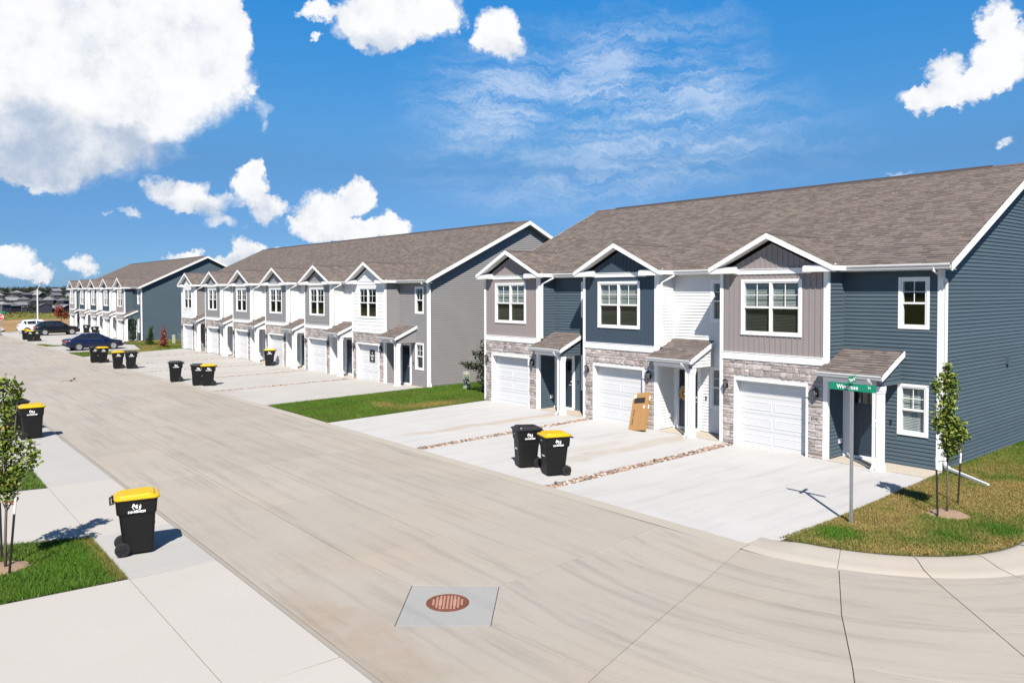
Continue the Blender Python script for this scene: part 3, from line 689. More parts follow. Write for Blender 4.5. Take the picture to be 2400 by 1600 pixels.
        gutter(xa, xb+.01, PY+.012, PZ-.006, B, .105, .10)
        pk = MB(); pk.prism([Vector((xb, PY, PZ+.004)), Vector((xb, BD-.02, PT+.0)), Vector((xb, BD-.02, PT-.15)), Vector((xb, PY, PZ-.15))], (.024, 0, 0)); pk.build('porch_rake', whitetrim, B)
        ps = MB(); ps.poly([Vector((xa, PY+.03, 2.42)), Vector((x0+5.18, PY+.03, 2.42)), Vector((x0+5.18, BD, 2.42)), Vector((xa, BD, 2.42))]); ps.build('porch_soffit', soffit, B)
        # side infill of the porch
        xf = x0+5.185; pi_ = MB(); pi_.poly([Vector((xf, -.02, 2.30)), Vector((xf, BD-.02, 2.30)), Vector((xf, BD-.02, PT-.06)), Vector((xf, -.25, PZ+.03)), Vector((xf, -.25, 2.30))]); pin = pi_.build('porch_side', em, B)
        siding(pin, Vector((xf, 0, 0)), Y3, X3, 2.31, 3.05, lambda z: (max(-.2, (z+.10-PZ)/psl+PY), BD-.025), [], em, .107, False)
        bm = MB(); bm.box(x0+BW+.03, x0+5.02, -.25, -.08, 2.28, 2.42); bm.box(x0+5.02, x0+5.18, -.08, BD-.02, 2.28, 2.42); bm.build('porch_beam', whitetrim, B)
        po = MB(); po.box(x0+5.03, x0+5.19, -.245, -.085, 0.0, 2.28); po.box(x0+5.01, x0+5.21, -.265, -.065, .0, .16); po.box(x0+5.01, x0+5.21, -.265, -.065, 2.16, 2.28); po.box(x0+5.02, x0+5.20, -.255, -.075, 2.09, 2.16); po.build('porch_post', whitetrim, B)
        ds = MB(); ds.rtube([(x0+4.93, PY-.03, PZ-.10), (x0+4.93, PY-.02, PZ-.17), (x0+4.985, -.33, PZ-.30), (x0+4.985, -.29, PZ-.40), (x0+4.985, -.29, .16), (x0+4.985, -.34, .07), (x0+4.985, -.46, .035)], .035, .026, X3); ds.build('downspout', gutterm, B)
        # bay downspout, onto the porch roof
        if not last:
            d2 = MB(); xx = x0+BW+.06
            d2.rtube([(x0+BW+.27, EY-.05, EZ-.12), (x0+BW+.27, EY-.04, EZ-.19), (x0+BW+.16, .36, EZ-.30), (xx, .14, EZ-.42), (xx, .13, EZ-.50), (xx, .13, 3.02), (xx+.03, .10, 2.95), (xx+.10, .06, 2.91)], .037, .028, Y3); d2.build('downspout', gutterm, B)
        else:
            cpx = MB(); cpx.box(E_-.115, E_+.022, BD-.024, BD+.10, .05, zw-.01); cpx.build('corner_post', whitetrim, B)
            d2 = MB(); xx = E_+.062
            d2.rtube([(E_-.10, EY-.05, EZ-.12), (E_-.10, EY-.03, EZ-.20), (E_-.02, BD-.12, EZ-.32), (xx, BD+.02, EZ-.42), (xx, BD+.05, EZ-.5), (xx, BD+.05, .30), (xx+.05, BD+.03, .20), (xx+.16, BD-.02, .14), (xx+1.30, .16, .055)], .040, .030, Vector((.45, .89, 0)).normalized()); d2.build('downspout', gutterm, B)
        sb = MB(); sb.box(x0+BW+.035, xn-.03 if not last else E_+.05, -.06 if not last else -.10, BD-.02, -.05, .032); sb.build('porch_slab', porchc, B)
    return B
NAVY, TAUPE = blued, taupe
b1 = building('townhouse_row', 'three-unit townhouse row with blue siding, taupe and navy bays, beside the green street sign', (0, 0, 0), 3, 6.10,
              [taupe, blued, taupe], [bluev, wvinyl, bluev], bluev, 0, 'batten', ['3733', '3737', '3741'])
b2 = building('townhouse_row', 'six-unit townhouse row with grey gable wall and white and grey bays', (-43.07, -.02, -.115), 6, 6.1968,
              [wvinyl, greyv, greyv, greyv, greyv, wvinyl], [greyv, wvinyl, wvinyl, wvinyl, wvinyl, greyv], greyv, 1, 'lap')
b3 = building('townhouse_row', 'five-unit townhouse row with dark blue gable wall behind the parked blue sedan', (-88.5, -.79, -.225), 5, 6.3126,
              [taupe, blued, blued, blued, taupe], [bluev, wvinyl, wvinyl, wvinyl, bluev], bluev, 2, 'batten')
# ------------------------------------------------------------------ ground
HX = [(-1400, 3), (-1200, 3), (-1095, -.2), (-1000, -4), (-900, -8), (-806, -12.2), (-700, -15.5), (-500, -17), (-350, -14), (-260, -3.2), (-215, -.9), (-130, -.32), (-75, -.23), (-24, -.12), (-2, 0), (3000, 0)]
_hx = np.array([a for a, b in HX]); _hz = np.array([b for a, b in HX])
def h(x): return float(np.interp(x, _hx, _hz))
def sh_y(x): return float(np.interp(x, [-95, -60, -37, -15], [-1.15, -.75, -.55, 0]))     # the street bends slightly
def gp(x, y):
    """a point measured on the plane z=0 moved along its sight line to the sloping ground"""
    for _ in range(3):
        k = (CAM.z-h(CAM.x+(x-CAM.x)*1.0))/CAM.z; X = CAM.x+(x-CAM.x)*k; k = (CAM.z-h(X))/CAM.z
        X = CAM.x+(x-CAM.x)*k; Y = CAM.y+(y-CAM.y)*k
    return Vector((X, Y, h(X)))
def inset(pts, g):
    n = len(pts); out = []
    area = sum(pts[i][0]*pts[(i+1) % n][1]-pts[(i+1) % n][0]*pts[i][1] for i in range(n))
    sg = 1 if area > 0 else -1
    for i in range(n):
        p, q, r = Vector(pts[i-1]), Vector(pts[i]), Vector(pts[(i+1) % n])
        a = (q-p).normalized(); b = (r-q).normalized(); na = Vector((-a.y, a.x))*sg; nb = Vector((-b.y, b.x))*sg
        d = na+nb; d = d/max(.3, 1+na.dot(nb)); out.append(q+d*g)
    return out if sg > 0 else out[::-1]
def slab(pts, mat, name='slab', parent=None, gap=.007, z=0.0, th=.05, kind=None):
    P_ = inset([Vector(p) for p in pts], gap); n = len(P_); mb = MB(); bz = .004
    P2_ = inset(P_, .003)
    i = mb.add([(p.x, p.y, h(p.x)+z-th) for p in P_]); j = mb.add([(p.x, p.y, h(p.x)+z-bz) for p in P_]); k = mb.add([(p.x, p.y, h(p.x)+z) for p in P2_])
    mb.faces(0, [(i+a, i+(a+1) % n, j+(a+1) % n, j+a) for a in range(n)]+[(j+a, j+(a+1) % n, k+(a+1) % n, k+a) for a in range(n)]+[tuple(k+a for a in range(n))])
    o = mb.build(name, mat, parent)
    if kind: o['kind'] = kind
    return o
STREET = (.262, .240, .212)
BR = (.86, .70, .52)
cst = concrete('street_concrete', STREET, .085, .055, 'x', .20, .75, warmf=.45, rnd=.05)
csn = concrete('street_concrete_near', STREET, .075, .05, 'x', .17, .75, [('y', -15.75, .55, 14.6, 18.6, (.86, .74, .62), .7), ('y', -15.0, .22, 16.2, 17.2, (.72, .72, .72), .5)], warmf=.5)
csa = concrete('street_concrete_turn', (.268, .247, .219), .055, .045, 'arc', .24, .55, warmf=.4)
cdr = concrete('driveway_concrete', (.335, .332, .328), .075, .035, 'y', .13, .4, [('x', 4.85, .34, -7.6, -.3, (.84, .68, .50), .75), ('x', 11.0, .40, -6.5, -.3, (.86, .72, .55), .65), ('x', 10.2, .3, -6.0, -2.6, (.86, .72, .55), .35)], rnd=.02, warmf=.15)
cd2 = concrete('driveway_far', (.310, .300, .285), .07, .04, 'y', .13, 0, [('x', xq, .32, -7.8, -.2, (.84, .70, .54), .7) for xq in (-38.1, -31.9, -25.7, -19.5)], rnd=.03, warmf=.35)
clw = concrete('apron_white', (.325, .310, .290), .035, .03, None, 0, .15, rnd=.012, warmf=.2)
clg = concrete('apron_grey', (.292, .286, .276), .05, .04, 'y', .06, .2, rnd=.03, warmf=.2)
ckb = concrete('kerb_concrete', (.272, .250, .220), .06, .05, None, 0, .3, rnd=.02)
cmh = concrete('manhole_slab', (.235, .235, .230), .06, .05, 'x', .10, .2, rnd=0, warmf=.1)
joint = pmat('joint_dirt', (.055, .047, .040), .95, .3, 8)
def ground_mat():
    m = bpy.data.materials.new('ground_cover'); m.use_nodes = True; T = NT(m.node_tree); b = T.n['Principled BSDF']
    pos = T.node('ShaderNodeNewGeometry').outputs['Position']; sp = T.node('ShaderNodeSeparateXYZ'); T.put(sp.inputs[0], pos)
    n1 = T.noise(pos, .05, 5, .6); n2 = T.noise(T.vec('MULTIPLY', pos, (1.0, .22, 1)), .5, 6, .7); n3 = T.noise(pos, 2.2, 4, .7)
    grass = T.mix(T.ramp(n2, .3, .7), (.062, .080, .014), (.175, .140, .040))
    dirt = T.mix(T.ramp(n2, .32, .68), (.15, .092, .040), (.30, .21, .115))
    xw = T.math('ADD', sp.outputs[0], T.math('MULTIPLY', T.math('SUBTRACT', n1, .5), 46))
    k = T.math('MULTIPLY', T.ramp(xw, -150, -143), T.ramp(xw, -92, -97))
    c = T.mix(k, grass, dirt); c = T.mix(T.ramp(sp.outputs[0], -500, -620), c, T.mix(T.ramp(n1, .35, .65), (.016, .024, .010), (.040, .046, .020)))
    f = T.math('MULTIPLY_ADD', n3, .8, .6); T.put(b.inputs['Base Color'], T._scale(c, f)); b.inputs['Roughness'].default_value = .95; b.inputs['Specular IOR Level'].default_value = .1
    bn = T.node('ShaderNodeBump'); bn.inputs['Strength'].default_value = .8; bn.inputs['Distance'].default_value = .25; T.put(bn.inputs['Height'], n2); T.put(b.inputs['Normal'], bn.outputs[0]); return m
gx_ = np.unique(np.concatenate([_hx[:-1], np.linspace(-1400, -100, 60), np.linspace(-100, 60, 12), [400, 3000]]))
gy_ = np.array([-2500, -1200, -600, -300, -150, -60, -20, 0, 20, 60, 150, 300, 600, 1200, 2500.])
XX, YY = np.meshgrid(gx_, gy_, indexing='ij'); rs_ = np.random.RandomState(3)
ZZ = np.interp(XX, _hx, _hz)-.13 + (XX < -480)*(np.sin(YY*.013+XX*.004)*1.6+np.sin(YY*.031)*.7)
vv = np.stack([XX, YY, ZZ], -1).reshape(-1, 3); ny = len(gy_)
qq = np.array([(i*ny+j, (i+1)*ny+j, (i+1)*ny+j+1, i*ny+j+1) for i in range(len(gx_)-1) for j in range(ny-1)])
tag(inst('ground', np_mesh('ground', vv, qq, ground_mat(), smooth=True)), kind='structure')
# ---- street slabs
street = empty('street'); street['kind'] = 'structure'
bed = MB(); xs = [34, 20, -2, -24, -75, -80]
for a, b in zip(xs, xs[1:]):
    bed.poly([(a, -16.3+sh_y(a), h(a)-.022), (a, -8.1+sh_y(a), h(a)-.022), (b, -8.1+sh_y(b), h(b)-.022), (b, -16.3+sh_y(b), h(b)-.022)])
bed.poly([(18.6, -8.2, -.0225), (36, -20, -.0225), (36, 16, -.0225), (22.4, 16, -.0225), (22.4, -4.4, -.0225), (21.2, -7.0, -.0225)])
bed.build('joint_bed', joint, street)
YL = [-16.1, -14.24, -12.41, -10.54, -8.45]
def tx(k, j): return 14.34-.34*(YL[j]+16.1)/7.65-4.16*k
for k in range(0, 21):
    for j in range(4):
        c = []
        for (kk, jj) in ((k+1, j), (k, j), (k, j+1), (k+1, j+1)):
            x = tx(kk, jj); c.append((x, YL[jj]+sh_y(x)))
        slab(c, cst if k > 0 else csn, 'slab', street, .009 if k < 6 else .006)
far = MB(); xs = [tx(21, 0), -84]
far.poly([(tx(21, 0), -16.1+sh_y(-73), h(-73)), (tx(21, 4), -8.45+sh_y(-73), h(-73)), (-97, -8.6+sh_y(-95), h(-97)), (-97, -18, h(-97))]); far.build('far_pavement', cst, street)
def arc(r, a0, a1, n=6): return [(ARC_C[0]+r*math.cos(math.radians(a0+(a1-a0)*i/n)), ARC_C[1]+r*math.sin(math.radians(a0+(a1-a0)*i/n))) for i in range(n+1)]
def ang(p): return math.degrees(math.atan2(p[1]-ARC_C[1], p[0]-ARC_C[0]))
def arcp(p, q, n=5):       # points on the arc about ARC_C between p and q, radii blended
    a0, a1 = ang(p), ang(q); r0 = math.dist(p, ARC_C); r1 = math.dist(q, ARC_C)
    return [(ARC_C[0]+(r0+(r1-r0)*i/n)*math.cos(math.radians(a0+(a1-a0)*i/n)), ARC_C[1]+(r0+(r1-r0)*i/n)*math.sin(math.radians(a0+(a1-a0)*i/n))) for i in range(n+1)]
a0, a1, a2, a3, a4 = [(tx(0, j), YL[j]) for j in range(5)]
d2, d3, d4 = (16.92, -12.43), (16.81, -10.60), (16.55, -8.47)
pl_, pt_, pr_, pb_, e0 = (16.02, -14.12), (16.96, -13.04), (18.04, -14.08), (17.16, -15.15), (17.12, -16.1)
j4, j3, j2, j1, j0 = (18.46, -8.43), (19.0, -10.36), (19.47, -12.1), (19.98, -13.9), (20.65, -16.1)
k5, k3, k2, k1, k0 = (20.13, -8.0), (21.08, -9.8), (21.95, -11.25), (22.9, -12.95), (24.3, -15.6)
for poly_, m in (([a3, d3, d4, a4], csn), ([a2, d2, d3, a3], csn), ([a1, pl_, pt_, d2, a2], csn), ([a0, e0, pb_, pl_, a1], csn), ([pl_, pb_, pr_, pt_], cmh),
                 ([d4, d3, j3, j4], csa), ([d3, d2, j2, j3], csa), ([d2, pt_, pr_, j1, j2], csa), ([pr_, pb_, e0, j0, j1], csn),
                 (arcp(j3, k3)+arcp(k5, j4), csa), (arcp(j2, k2)+arcp(k3, j3), csa), (arcp(j1, k1)+arcp(k2, j2), csa), (arcp(j0, k0)+arcp(k1, j1), csa)):
    slab(poly_, m, 'slab', street, .0055)
AN = [-46.3, -25, -3, 20]; RA = [3.95, 6.0, 7.65, 9.6, 12.6, 16.5]
for p, q in zip(AN, AN[1:]):
    for r0, r1 in zip(RA, RA[1:]): slab(arc(r1, p, q, 5)+arc(r0, q, p, 5), csa, 'slab', street, .0065)
m3, m2, m1_, m0 = [arc(r, -46.3, -46.3, 1)[0] for r in RA[1:5]]; m5 = arc(3.95, -46.3, -46.3, 1)[0]
for A_, B_, C_, D_ in ((k5, k3, m3, m5), (k3, k2, m2, m3), (k2, k1, m1_, m2), (k1, k0, m0, m1_)): slab(arcp(B_, C_)+arcp(D_, A_), csa, 'slab', street, .0055)
slab([(20.65, -16.1), (20.7, -21), (30, -24), (24.3, -15.6)], csa, 'slab', street)
# ---- kerbs
def kerb_strip(x0, x1, y0, y1, z0, z1, n, mat):
    mb = MB()
    for i in range(n):
        a = x0+(x1-x0)*i/n; b = x0+(x1-x0)*(i+1)/n
        A, B_ = sh_y(a), sh_y(b)
        mb.poly([(a, y0+A, h(a)+z0), (b, y0+B_, h(b)+z0), (b, y1+B_, h(b)+z1), (a, y1+A, h(a)+z1)])
        mb.poly([(a, y1+A, h(a)+z1), (b, y1+B_, h(b)+z1), (b, y1+B_, h(b)-.08), (a, y1+A, h(a)-.08)])
    o = mb.build('kerb', mat); tag(o, kind='structure')
kerb_strip(18.44, -80, -8.444, -8.09, -.004, .014, 24, ckb)
kerb_strip(30, -80, -16.106, -16.215, -.006, .028, 26, ckb)
kp = [(3.17, .02), (3.19, .102), (3.25, .108), (3.36, .100), (3.48, .070), (3.66, .020), (3.99, -.005), (4.0, -.05)]
kr = empty('kerb'); kr['kind'] = 'structure'
cuts_ = [-94.5, -67.7, -46.3, -25, -3]
for p, q in zip(cuts_, cuts_[1:]):
    mb = MB(); n = 8; W_ = len(kp); g = .12 if p > -94 else 0
    for i in range(n+1):
        a = p+g+(q-p-2*g)*i/n; t = min(1, max(0, (a+93)/15)); t = t*t*(3-2*t)
        rr_ = [(r if r > 3.3 else r) for r, z in kp]
        mb.add([(ARC_C[0]+r*math.cos(math.radians(a)), ARC_C[1]+r*math.sin(math.radians(a)), z*(.12+.88*t) if z > 0 else z) for r, z in kp])
    mb.faces(0, [(i*W_+k, (i+1)*W_+k, (i+1)*W_+k+1, i*W_+k+1) for i in range(n) for k in range(W_-1)]); mb.build('kerb_stone', ckb, kr, True)
for y in (-4.5, 0, 4.5, 9):
    mb = MB(); W_ = len(kp)
    for yy in (y+.02, y+4.48): mb.add([(ARC_C[0]+r, yy, z) for r, z in kp])
    mb.faces(0, [(k, W_+k, W_+k+1, k+1) for k in range(W_-1)]); mb.build('kerb_stone', ckb, kr, True)
# ---- driveways of the right-hand side
def struct_slab(pts, mat, z, name='driveway', gap=.004): return slab(pts, mat, name, None, gap, z, .09, 'structure')
struct_slab([(.14, .25), (.14, -.1), (.92, -8.085), (6.73, -8.085), (6.29, -.4), (6.29, .25)], cdr, .012)
struct_slab([(6.63, .25), (6.63, -.4), (7.13, -8.085), (12.67, -8.085), (12.44, -.2), (12.44, .25)], cdr, .012)
struct_slab([(12.78, .25), (12.78, -.2), (13.03, -8.085), (18.33, -8.085), (18.40, -7.53), (18.75, -7.48), (18.47, -.12), (18.47, .25)], cdr, .012)
strips = [(6.29, 6.63, 6.73, 7.13, -.05, -8.08), (12.44, 12.78, 12.67, 13.03, -.05, -8.08)]
X2, PP2 = -43.07, 6.1968
for i in range(6):
    L0 = X2+i*PP2+(.10 if i == 0 else .52); R0 = X2+(i+1)*PP2+.22 if i < 5 else X2+6*PP2+.45
    L1, R1 = L0+.55, R0+.55
    yb = -8.085+sh_y(L1)
    struct_slab([(L0, .2), (L0, -.1), (L1, yb), (R1, -8.085+sh_y(R1)), (R0, -.1), (R0, .2)], cd2, .012)
    if i < 5: strips.append((R0, R0+.30, R1, R1+.30, -.1, -8.08+sh_y(R1)))
X3_, PP3 = -88.5, 6.3126
for i in range(5):
    L0 = X3_+i*PP3+.1; R0 = X3_+(i+1)*PP3+.02
    struct_slab([(L0, -.55), (L0+.6, -8.09+sh_y(L0)), (R0+.6, -8.09+sh_y(R0)), (R0, -.55)], cd2, .012, gap=.012)
pad = [gp(-51.2, -9.15), gp(-42.6, -9.3), gp(-41.5, -3.8), gp(-48.5, -2.6), gp(-50.5, -3.2)]
pad = [(p.x, p.y) for p in pad]; pad[0] = (pad[0][0], -8.09+sh_y(pad[0][0])); pad[1] = (pad[1][0], -8.09+sh_y(pad[1][0]))
struct_slab(pad, cd2, .014, 'parking_pad')
# ---- left-hand aprons and walk
struct_slab([(17.56, -16.22), (30, -16.22), (30, -24), (17.3, -24)], clw, .03, 'apron')
wk = empty('walkway'); wk['kind'] = 'structure'
L = lambda pts, m: slab(pts, m, 'slab', wk, .006, .03, .09)
L([(12.86, -17.66), (17.52, -17.66), (17.54, -16.22), (12.88, -16.22)], clw); L([(12.5, -22.5), (17.3, -22.5), (17.52, -17.66), (12.82, -17.66)], clw)
L([(11.42, -16.22), (12.88, -16.22), (12.84, -17.66), (11.38, -17.66)], clg); L([(10.02, -16.22), (11.42, -16.22), (11.38, -17.66), (10.0, -17.66)], clg)
L([(5.16, -16.22), (10.02, -16.22), (10.0, -17.66), (5.12, -17.66)], clw); L([(5.12, -17.66), (10.0, -17.66), (8.2, -22.5), (4.2, -22.5)], clw)
L([(2.3, -16.22), (5.16, -16.22), (5.12, -17.66), (2.4, -17.66)], clg); L([(-2.2, -16.24), (2.3, -16.22), (2.4, -17.66), (-2.4, -17.66)], clg)
L([(-2.4, -17.66), (2.4, -17.66), (1.6, -22.5), (-3.6, -22.5)], clw)
for a, b in ((-2.2, -6.5), (-6.5, -12), (-12, -18), (-18, -26)): L([(b, -16.22+sh_y(b)), (a, -16.22+sh_y(a)), (a-.3, -18.6), (b-.3, -18.6)], clg)
under = MB(); under.poly([(30, -16.215, -.012), (30, -24, -.012), (-26, -24, -.15), (-26, -16.2, -.15), (-2, -16.215, -.012)]); tag(under.build('apron_bed', joint), kind='structure')
# ---- stones in the strips between the driveways
pebm = pmat('pebbles', (1, 1, 1), .8, .15, 40, attr=True)
OCT = [(1, 0, 0), (0, 1, 0), (-1, 0, 0), (0, -1, 0), (0, 0, 1), (0, 0, -1)]; OF = [(0, 1, 4), (1, 2, 4), (2, 3, 4), (3, 0, 4), (1, 0, 5), (2, 1, 5), (3, 2, 5), (0, 3, 5)]
_o2 = []
def _sub():
    v = [Vector(p) for p in OCT]; f = []; cache = {}
    def mid(a, b):
        k = (min(a, b), max(a, b))
        if k not in cache: v.append(((v[a]+v[b])/2).normalized()); cache[k] = len(v)-1
        return cache[k]
    for a, b, c in OF:
        x, y, z = mid(a, b), mid(b, c), mid(c, a); f += [(a, x, z), (b, y, x), (c, z, y), (x, y, z)]
    return np.array([tuple(p) for p in v]), np.array(f)
SPV, SPF = _sub()
PALS = [(.34, .22, .15), (.25, .19, .15), (.42, .34, .27), (.16, .14, .13), (.36, .26, .20), (.48, .43, .38), (.10, .085, .08), (.30, .17, .11)]
def pebbles(name, label, xa0, xb0, xa1, xb1, y0, y1, n, seed, smin, smax):
    r = np.random.RandomState(seed); t = r.rand(n); y = y0+(y1-y0)*t; u = r.rand(n)
    x = (xa0+(xa1-xa0)*t)*(1-u)+(xb0+(xb1-xb0)*t)*u; s = smin+(smax-smin)*r.rand(n)**1.6
    sc = np.stack([s*(.8+.7*r.rand(n)), s*(.8+.5*r.rand(n)), s*(.45+.3*r.rand(n))], -1); a = r.rand(n)*6.28
    z = np.interp(x, _hx, _hz)-.012+sc[:, 2]*.6*r.rand(n)
    V = SPV[None]*sc[:, None]*(1+.22*(r.rand(n, len(SPV), 1)-.5)); ca, sa = np.cos(a)[:, None], np.sin(a)[:, None]
    V = np.stack([V[..., 0]*ca-V[..., 1]*sa+x[:, None], V[..., 0]*sa+V[..., 1]*ca+y[:, None], V[..., 2]+z[:, None]], -1)
    Fc = SPF[None]+(np.arange(n)*len(SPV))[:, None, None]; pal = np.array(PALS)[r.randint(0, len(PALS), n)]*(.45+.6*r.rand(n, 1))
    C_ = np.repeat(pal, len(SPV), 0)
    o = inst(name, np_mesh(name, V.reshape(-1, 3), Fc.reshape(-1, 3), pebm, C_)); tag(o, label, 'gravel', kind='stuff')
for i, s in enumerate(strips):
    lab = ['river rock strip between the first and second driveways of the blue row', 'river rock strip between the second and third driveways of the blue row'][i] if i < 2 else 'thin dark rock line across the driveways of the grey row'
    pebbles('rock_strip', lab, *s, 1500 if i < 2 else 420, 40+i, .016 if i < 2 else .03, .050 if i < 2 else .06)
    mb = MB(); mb.poly([(s[0]-.02, s[4], h(s[0])-.02), (s[1]+.02, s[4], h(s[1])-.02), (s[3]+.02, s[5], h(s[3])-.02), (s[2]-.02, s[5], h(s[2])-.02)]); tag(mb.build('strip_bed', joint), kind='structure')
# ---- lawns
def vnoise(x, y, sc, seed):
    x = x*sc; y = y*sc; xi = np.floor(x).astype(int); yi = np.floor(y).astype(int); fx = x-xi; fy = y-yi; fx = fx*fx*(3-2*fx); fy = fy*fy*(3-2*fy)
    def hs(a, b): v = np.sin(a*127.1+b*311.7+seed*74.7)*43758.5453; return v-np.floor(v)
    return (hs(xi, yi)*(1-fx)+hs(xi+1, yi)*fx)*(1-fy)+(hs(xi, yi+1)*(1-fx)+hs(xi+1, yi+1)*fx)*fy
def fbm(x, y, sc, seed): return (vnoise(x, y, sc, seed)+.5*vnoise(x, y, sc*2.1, seed+1)+.25*vnoise(x, y, sc*4.3, seed+2))/1.75
def inpoly(px, py, poly):
    r = np.zeros(len(px), bool); n = len(poly)
    for i in range(n):
        (x0, y0), (x1, y1) = poly[i], poly[(i+1) % n]
        c = ((y0 > py) != (y1 > py)) & (px < (x1-x0)*(py-y0)/(y1-y0+1e-12)+x0); r ^= c
    return r
grassm = pmat('grass_blades', (1, 1, 1), .7, 0, 1, spec=.2, attr=True)
GREEN, DGREEN, STRAW, OLIVE = np.array((.058, .135, .008)), np.array((.028, .075, .005)), np.array((.255, .185, .066)), np.array((.118, .100, .014))
def lawn(label, poly, dens, bh, dry, seed, zf, bw=.012, soilc=(.060, .066, .018), holes=()):
    xs_, ys_ = [p[0] for p in poly], [p[1] for p in poly]; r = np.random.RandomState(seed)
    A = (max(xs_)-min(xs_))*(max(ys_)-min(ys_)); n = int(A*dens)
    x = min(xs_)+(max(xs_)-min(xs_))*r.rand(n); y = min(ys_)+(max(ys_)-min(ys_))*r.rand(n)
    k = inpoly(x, y, poly)
    for (hx_, hy_, hr) in holes: k &= ((x-hx_)**2+(y-hy_)**2 > hr**2*(.8+.4*vnoise(x, y, 3, 9)))
    x, y = x[k], y[k]; n = len(x)
    d = dry(x, y)[:, None]; g = fbm(x, y, .8, seed+5)[:, None]; f = fbm(x, y, 4.5, seed+8)[:, None]
    c = (GREEN*g+DGREEN*(1-g))*(1-d)+(STRAW*(.35+.65*f)+OLIVE*(.65-.65*f))*d; c *= (.70+.6*r.rand(n, 1))
    hh = bh*(.5+.8*r.rand(n))*(1-.3*d[:, 0]); a = r.rand(n)*6.28; ln = hh*(.2+.8*r.rand(n)); b = r.rand(n)*6.28
    z = zf(x, y)-.004; dx, dy = np.cos(a)*bw/2, np.sin(a)*bw/2
    V = np.stack([np.stack([x-dx, y-dy, z], -1), np.stack([x+dx, y+dy, z], -1), np.stack([x+np.cos(b)*ln, y+np.sin(b)*ln, z+hh], -1)], 1).reshape(-1, 3)
    o = inst('grass', np_mesh('grass', V, np.arange(3*n).reshape(-1, 3), grassm, np.repeat(c, 3, 0))); tag(o, label, 'grass', kind='stuff')
    # soil sheet below
    nx = max(2, int((max(xs_)-min(xs_))/.5)); ny_ = max(2, int((max(ys_)-min(ys_))/.5))
    mb = MB(); cache = {}
    pts = [(min(xs_)+(max(xs_)-min(xs_))*i/nx, min(ys_)+(max(ys_)-min(ys_))*j/ny_) for i in range(nx+1) for j in range(ny_+1)]
    mb2 = MB(); ctr = (sum(xs_)/len(xs_), sum(ys_)/len(ys_))
    mb2.poly([(p[0], p[1], float(zf(np.array([p[0]]), np.array([p[1]]))[0])-.055) for p in poly]); so_ = mb2.build('lawn', soilm); tag(so_, kind='structure')
soilm = pmat('soil', (.075, .068, .025), .95, .35, 3, bump=.5)
arcpts = arc(3.17, -86, -3, 14)
rl = [(18.50, .9), (18.50, -.15), (18.76, -7.6)]+arcpts+[(21.77, 15), (18.42, 15), (18.42, .9)]
rl_z = lambda x, y: .035+.07*np.clip((np.hypot(x-ARC_C[0], np.minimum(y, ARC_C[1])-ARC_C[1])-1.2)/1.9, 0, 1)
lawn('patchy olive and straw lawn around the staked tree at the corner', rl, 3600, .055,
     lambda x, y: np.clip(.98-.62*np.clip((y-1.2)/3, 0, 1)-.95*np.clip((fbm(x, y, .62, 31)-.47)*3.5, 0, 1)-.25*np.clip((fbm(x, y, 2.2, 37)-.5)*4, 0, 1)+.20*np.clip((-6-y)/1.2, 0, 1), 0, 1), 21, rl_z, .013, holes=[(20.12, -3.20, .40)])
ml = [(-5.2, .9), (-5.35, -.1), (-4.62, -8.07), (.90, -8.07), (.12, -.1), (.0, 14), (-5.5, 14), (-5.5, .9)]
flat = lambda x, y: np.interp(x, _hx, _hz)+.022
lawn('bright green lawn between the blue and grey townhouse rows', ml, 2300, .06,
     lambda x, y: np.clip(.22*fbm(x, y, .7, 4)+1.0*np.exp(-(((x+.35)/.55)**2+((y+2.6)/1.5)**2))+.8*np.exp(-(((x+1.6)/.8)**2+((y+4.2)/.5)**2)), 0, 1), 22, flat, .016)
lg = [(12.50, -22.2), (12.80, -17.69), (10.03, -17.69), (8.3, -22.2)]
lz = lambda x, y: .03+0*x
lawn('lush green grass strip around the staked sapling by the bin', lg, 4200, .075, lambda x, y: np.clip(.5*np.exp(-((y+17.75)/.12)**2)+.3*fbm(x, y, 1.2, 3)-.05, 0, 1), 23, lz, .013, holes=[(10.9, -19.25, .42)])
lg2 = [(4.25, -22.2), (5.08, -17.69), (2.45, -17.69), (1.7, -22.2)]
lawn('small green grass strip behind the sapling', lg2, 1500, .07, lambda x, y: .2*fbm(x, y, 1, 3), 24, lz, .016)
g3 = [gp(-37.06, -9.44), gp(-41.6, -9.3), gp(-41.3, -3.8), gp(-48.4, -2.5), gp(-53.2, -2.5)]
g3 = [(p.x, p.y) for p in g3]; g3[0] = (g3[0][0]+.2, -8.07+sh_y(g3[0][0])); g3[1] = (g3[1][0], -8.07+sh_y(g3[1][0]))
lawn('lawn with small conifers between the grey row and the far row', g3+[(-57.4, -.2), (-57.4, 13), (-43.3, 13), (-43.1, .2), (-43.0, -.1)], 420, .09, lambda x, y: np.clip(.15+.75*np.clip((fbm(x, y, .25, 8)-.42)*3, 0, 1)+.25*np.clip(y/4, 0, 1), 0, 1), 25, flat, .04)
g4 = [gp(-50.9, -9.2), gp(-54.6, -9.5), gp(-54.3, -8.9), gp(-50.6, -8.3)]
lawn('short dark verge wedge beside the parking pad', [(p.x, p.y) for p in g4], 500, .09, lambda x, y: .4+0*x, 26, flat, .04)
g5 = [gp(-74.2, -10.15), gp(-99, -9.4), gp(-99, -8.2), gp(-86, -8.8)]
lawn('grass verge near the stop sign', [(p.x, p.y) for p in g5], 260, .11, lambda x, y: .45+0*x, 27, flat, .06)
sw = [gp(-86, -8.75), gp(-110, -7.6), gp(-110, -6.9), gp(-90, -7.9)]
struct_slab([(p.x, p.y) for p in sw], clw, .03, 'far_walk')
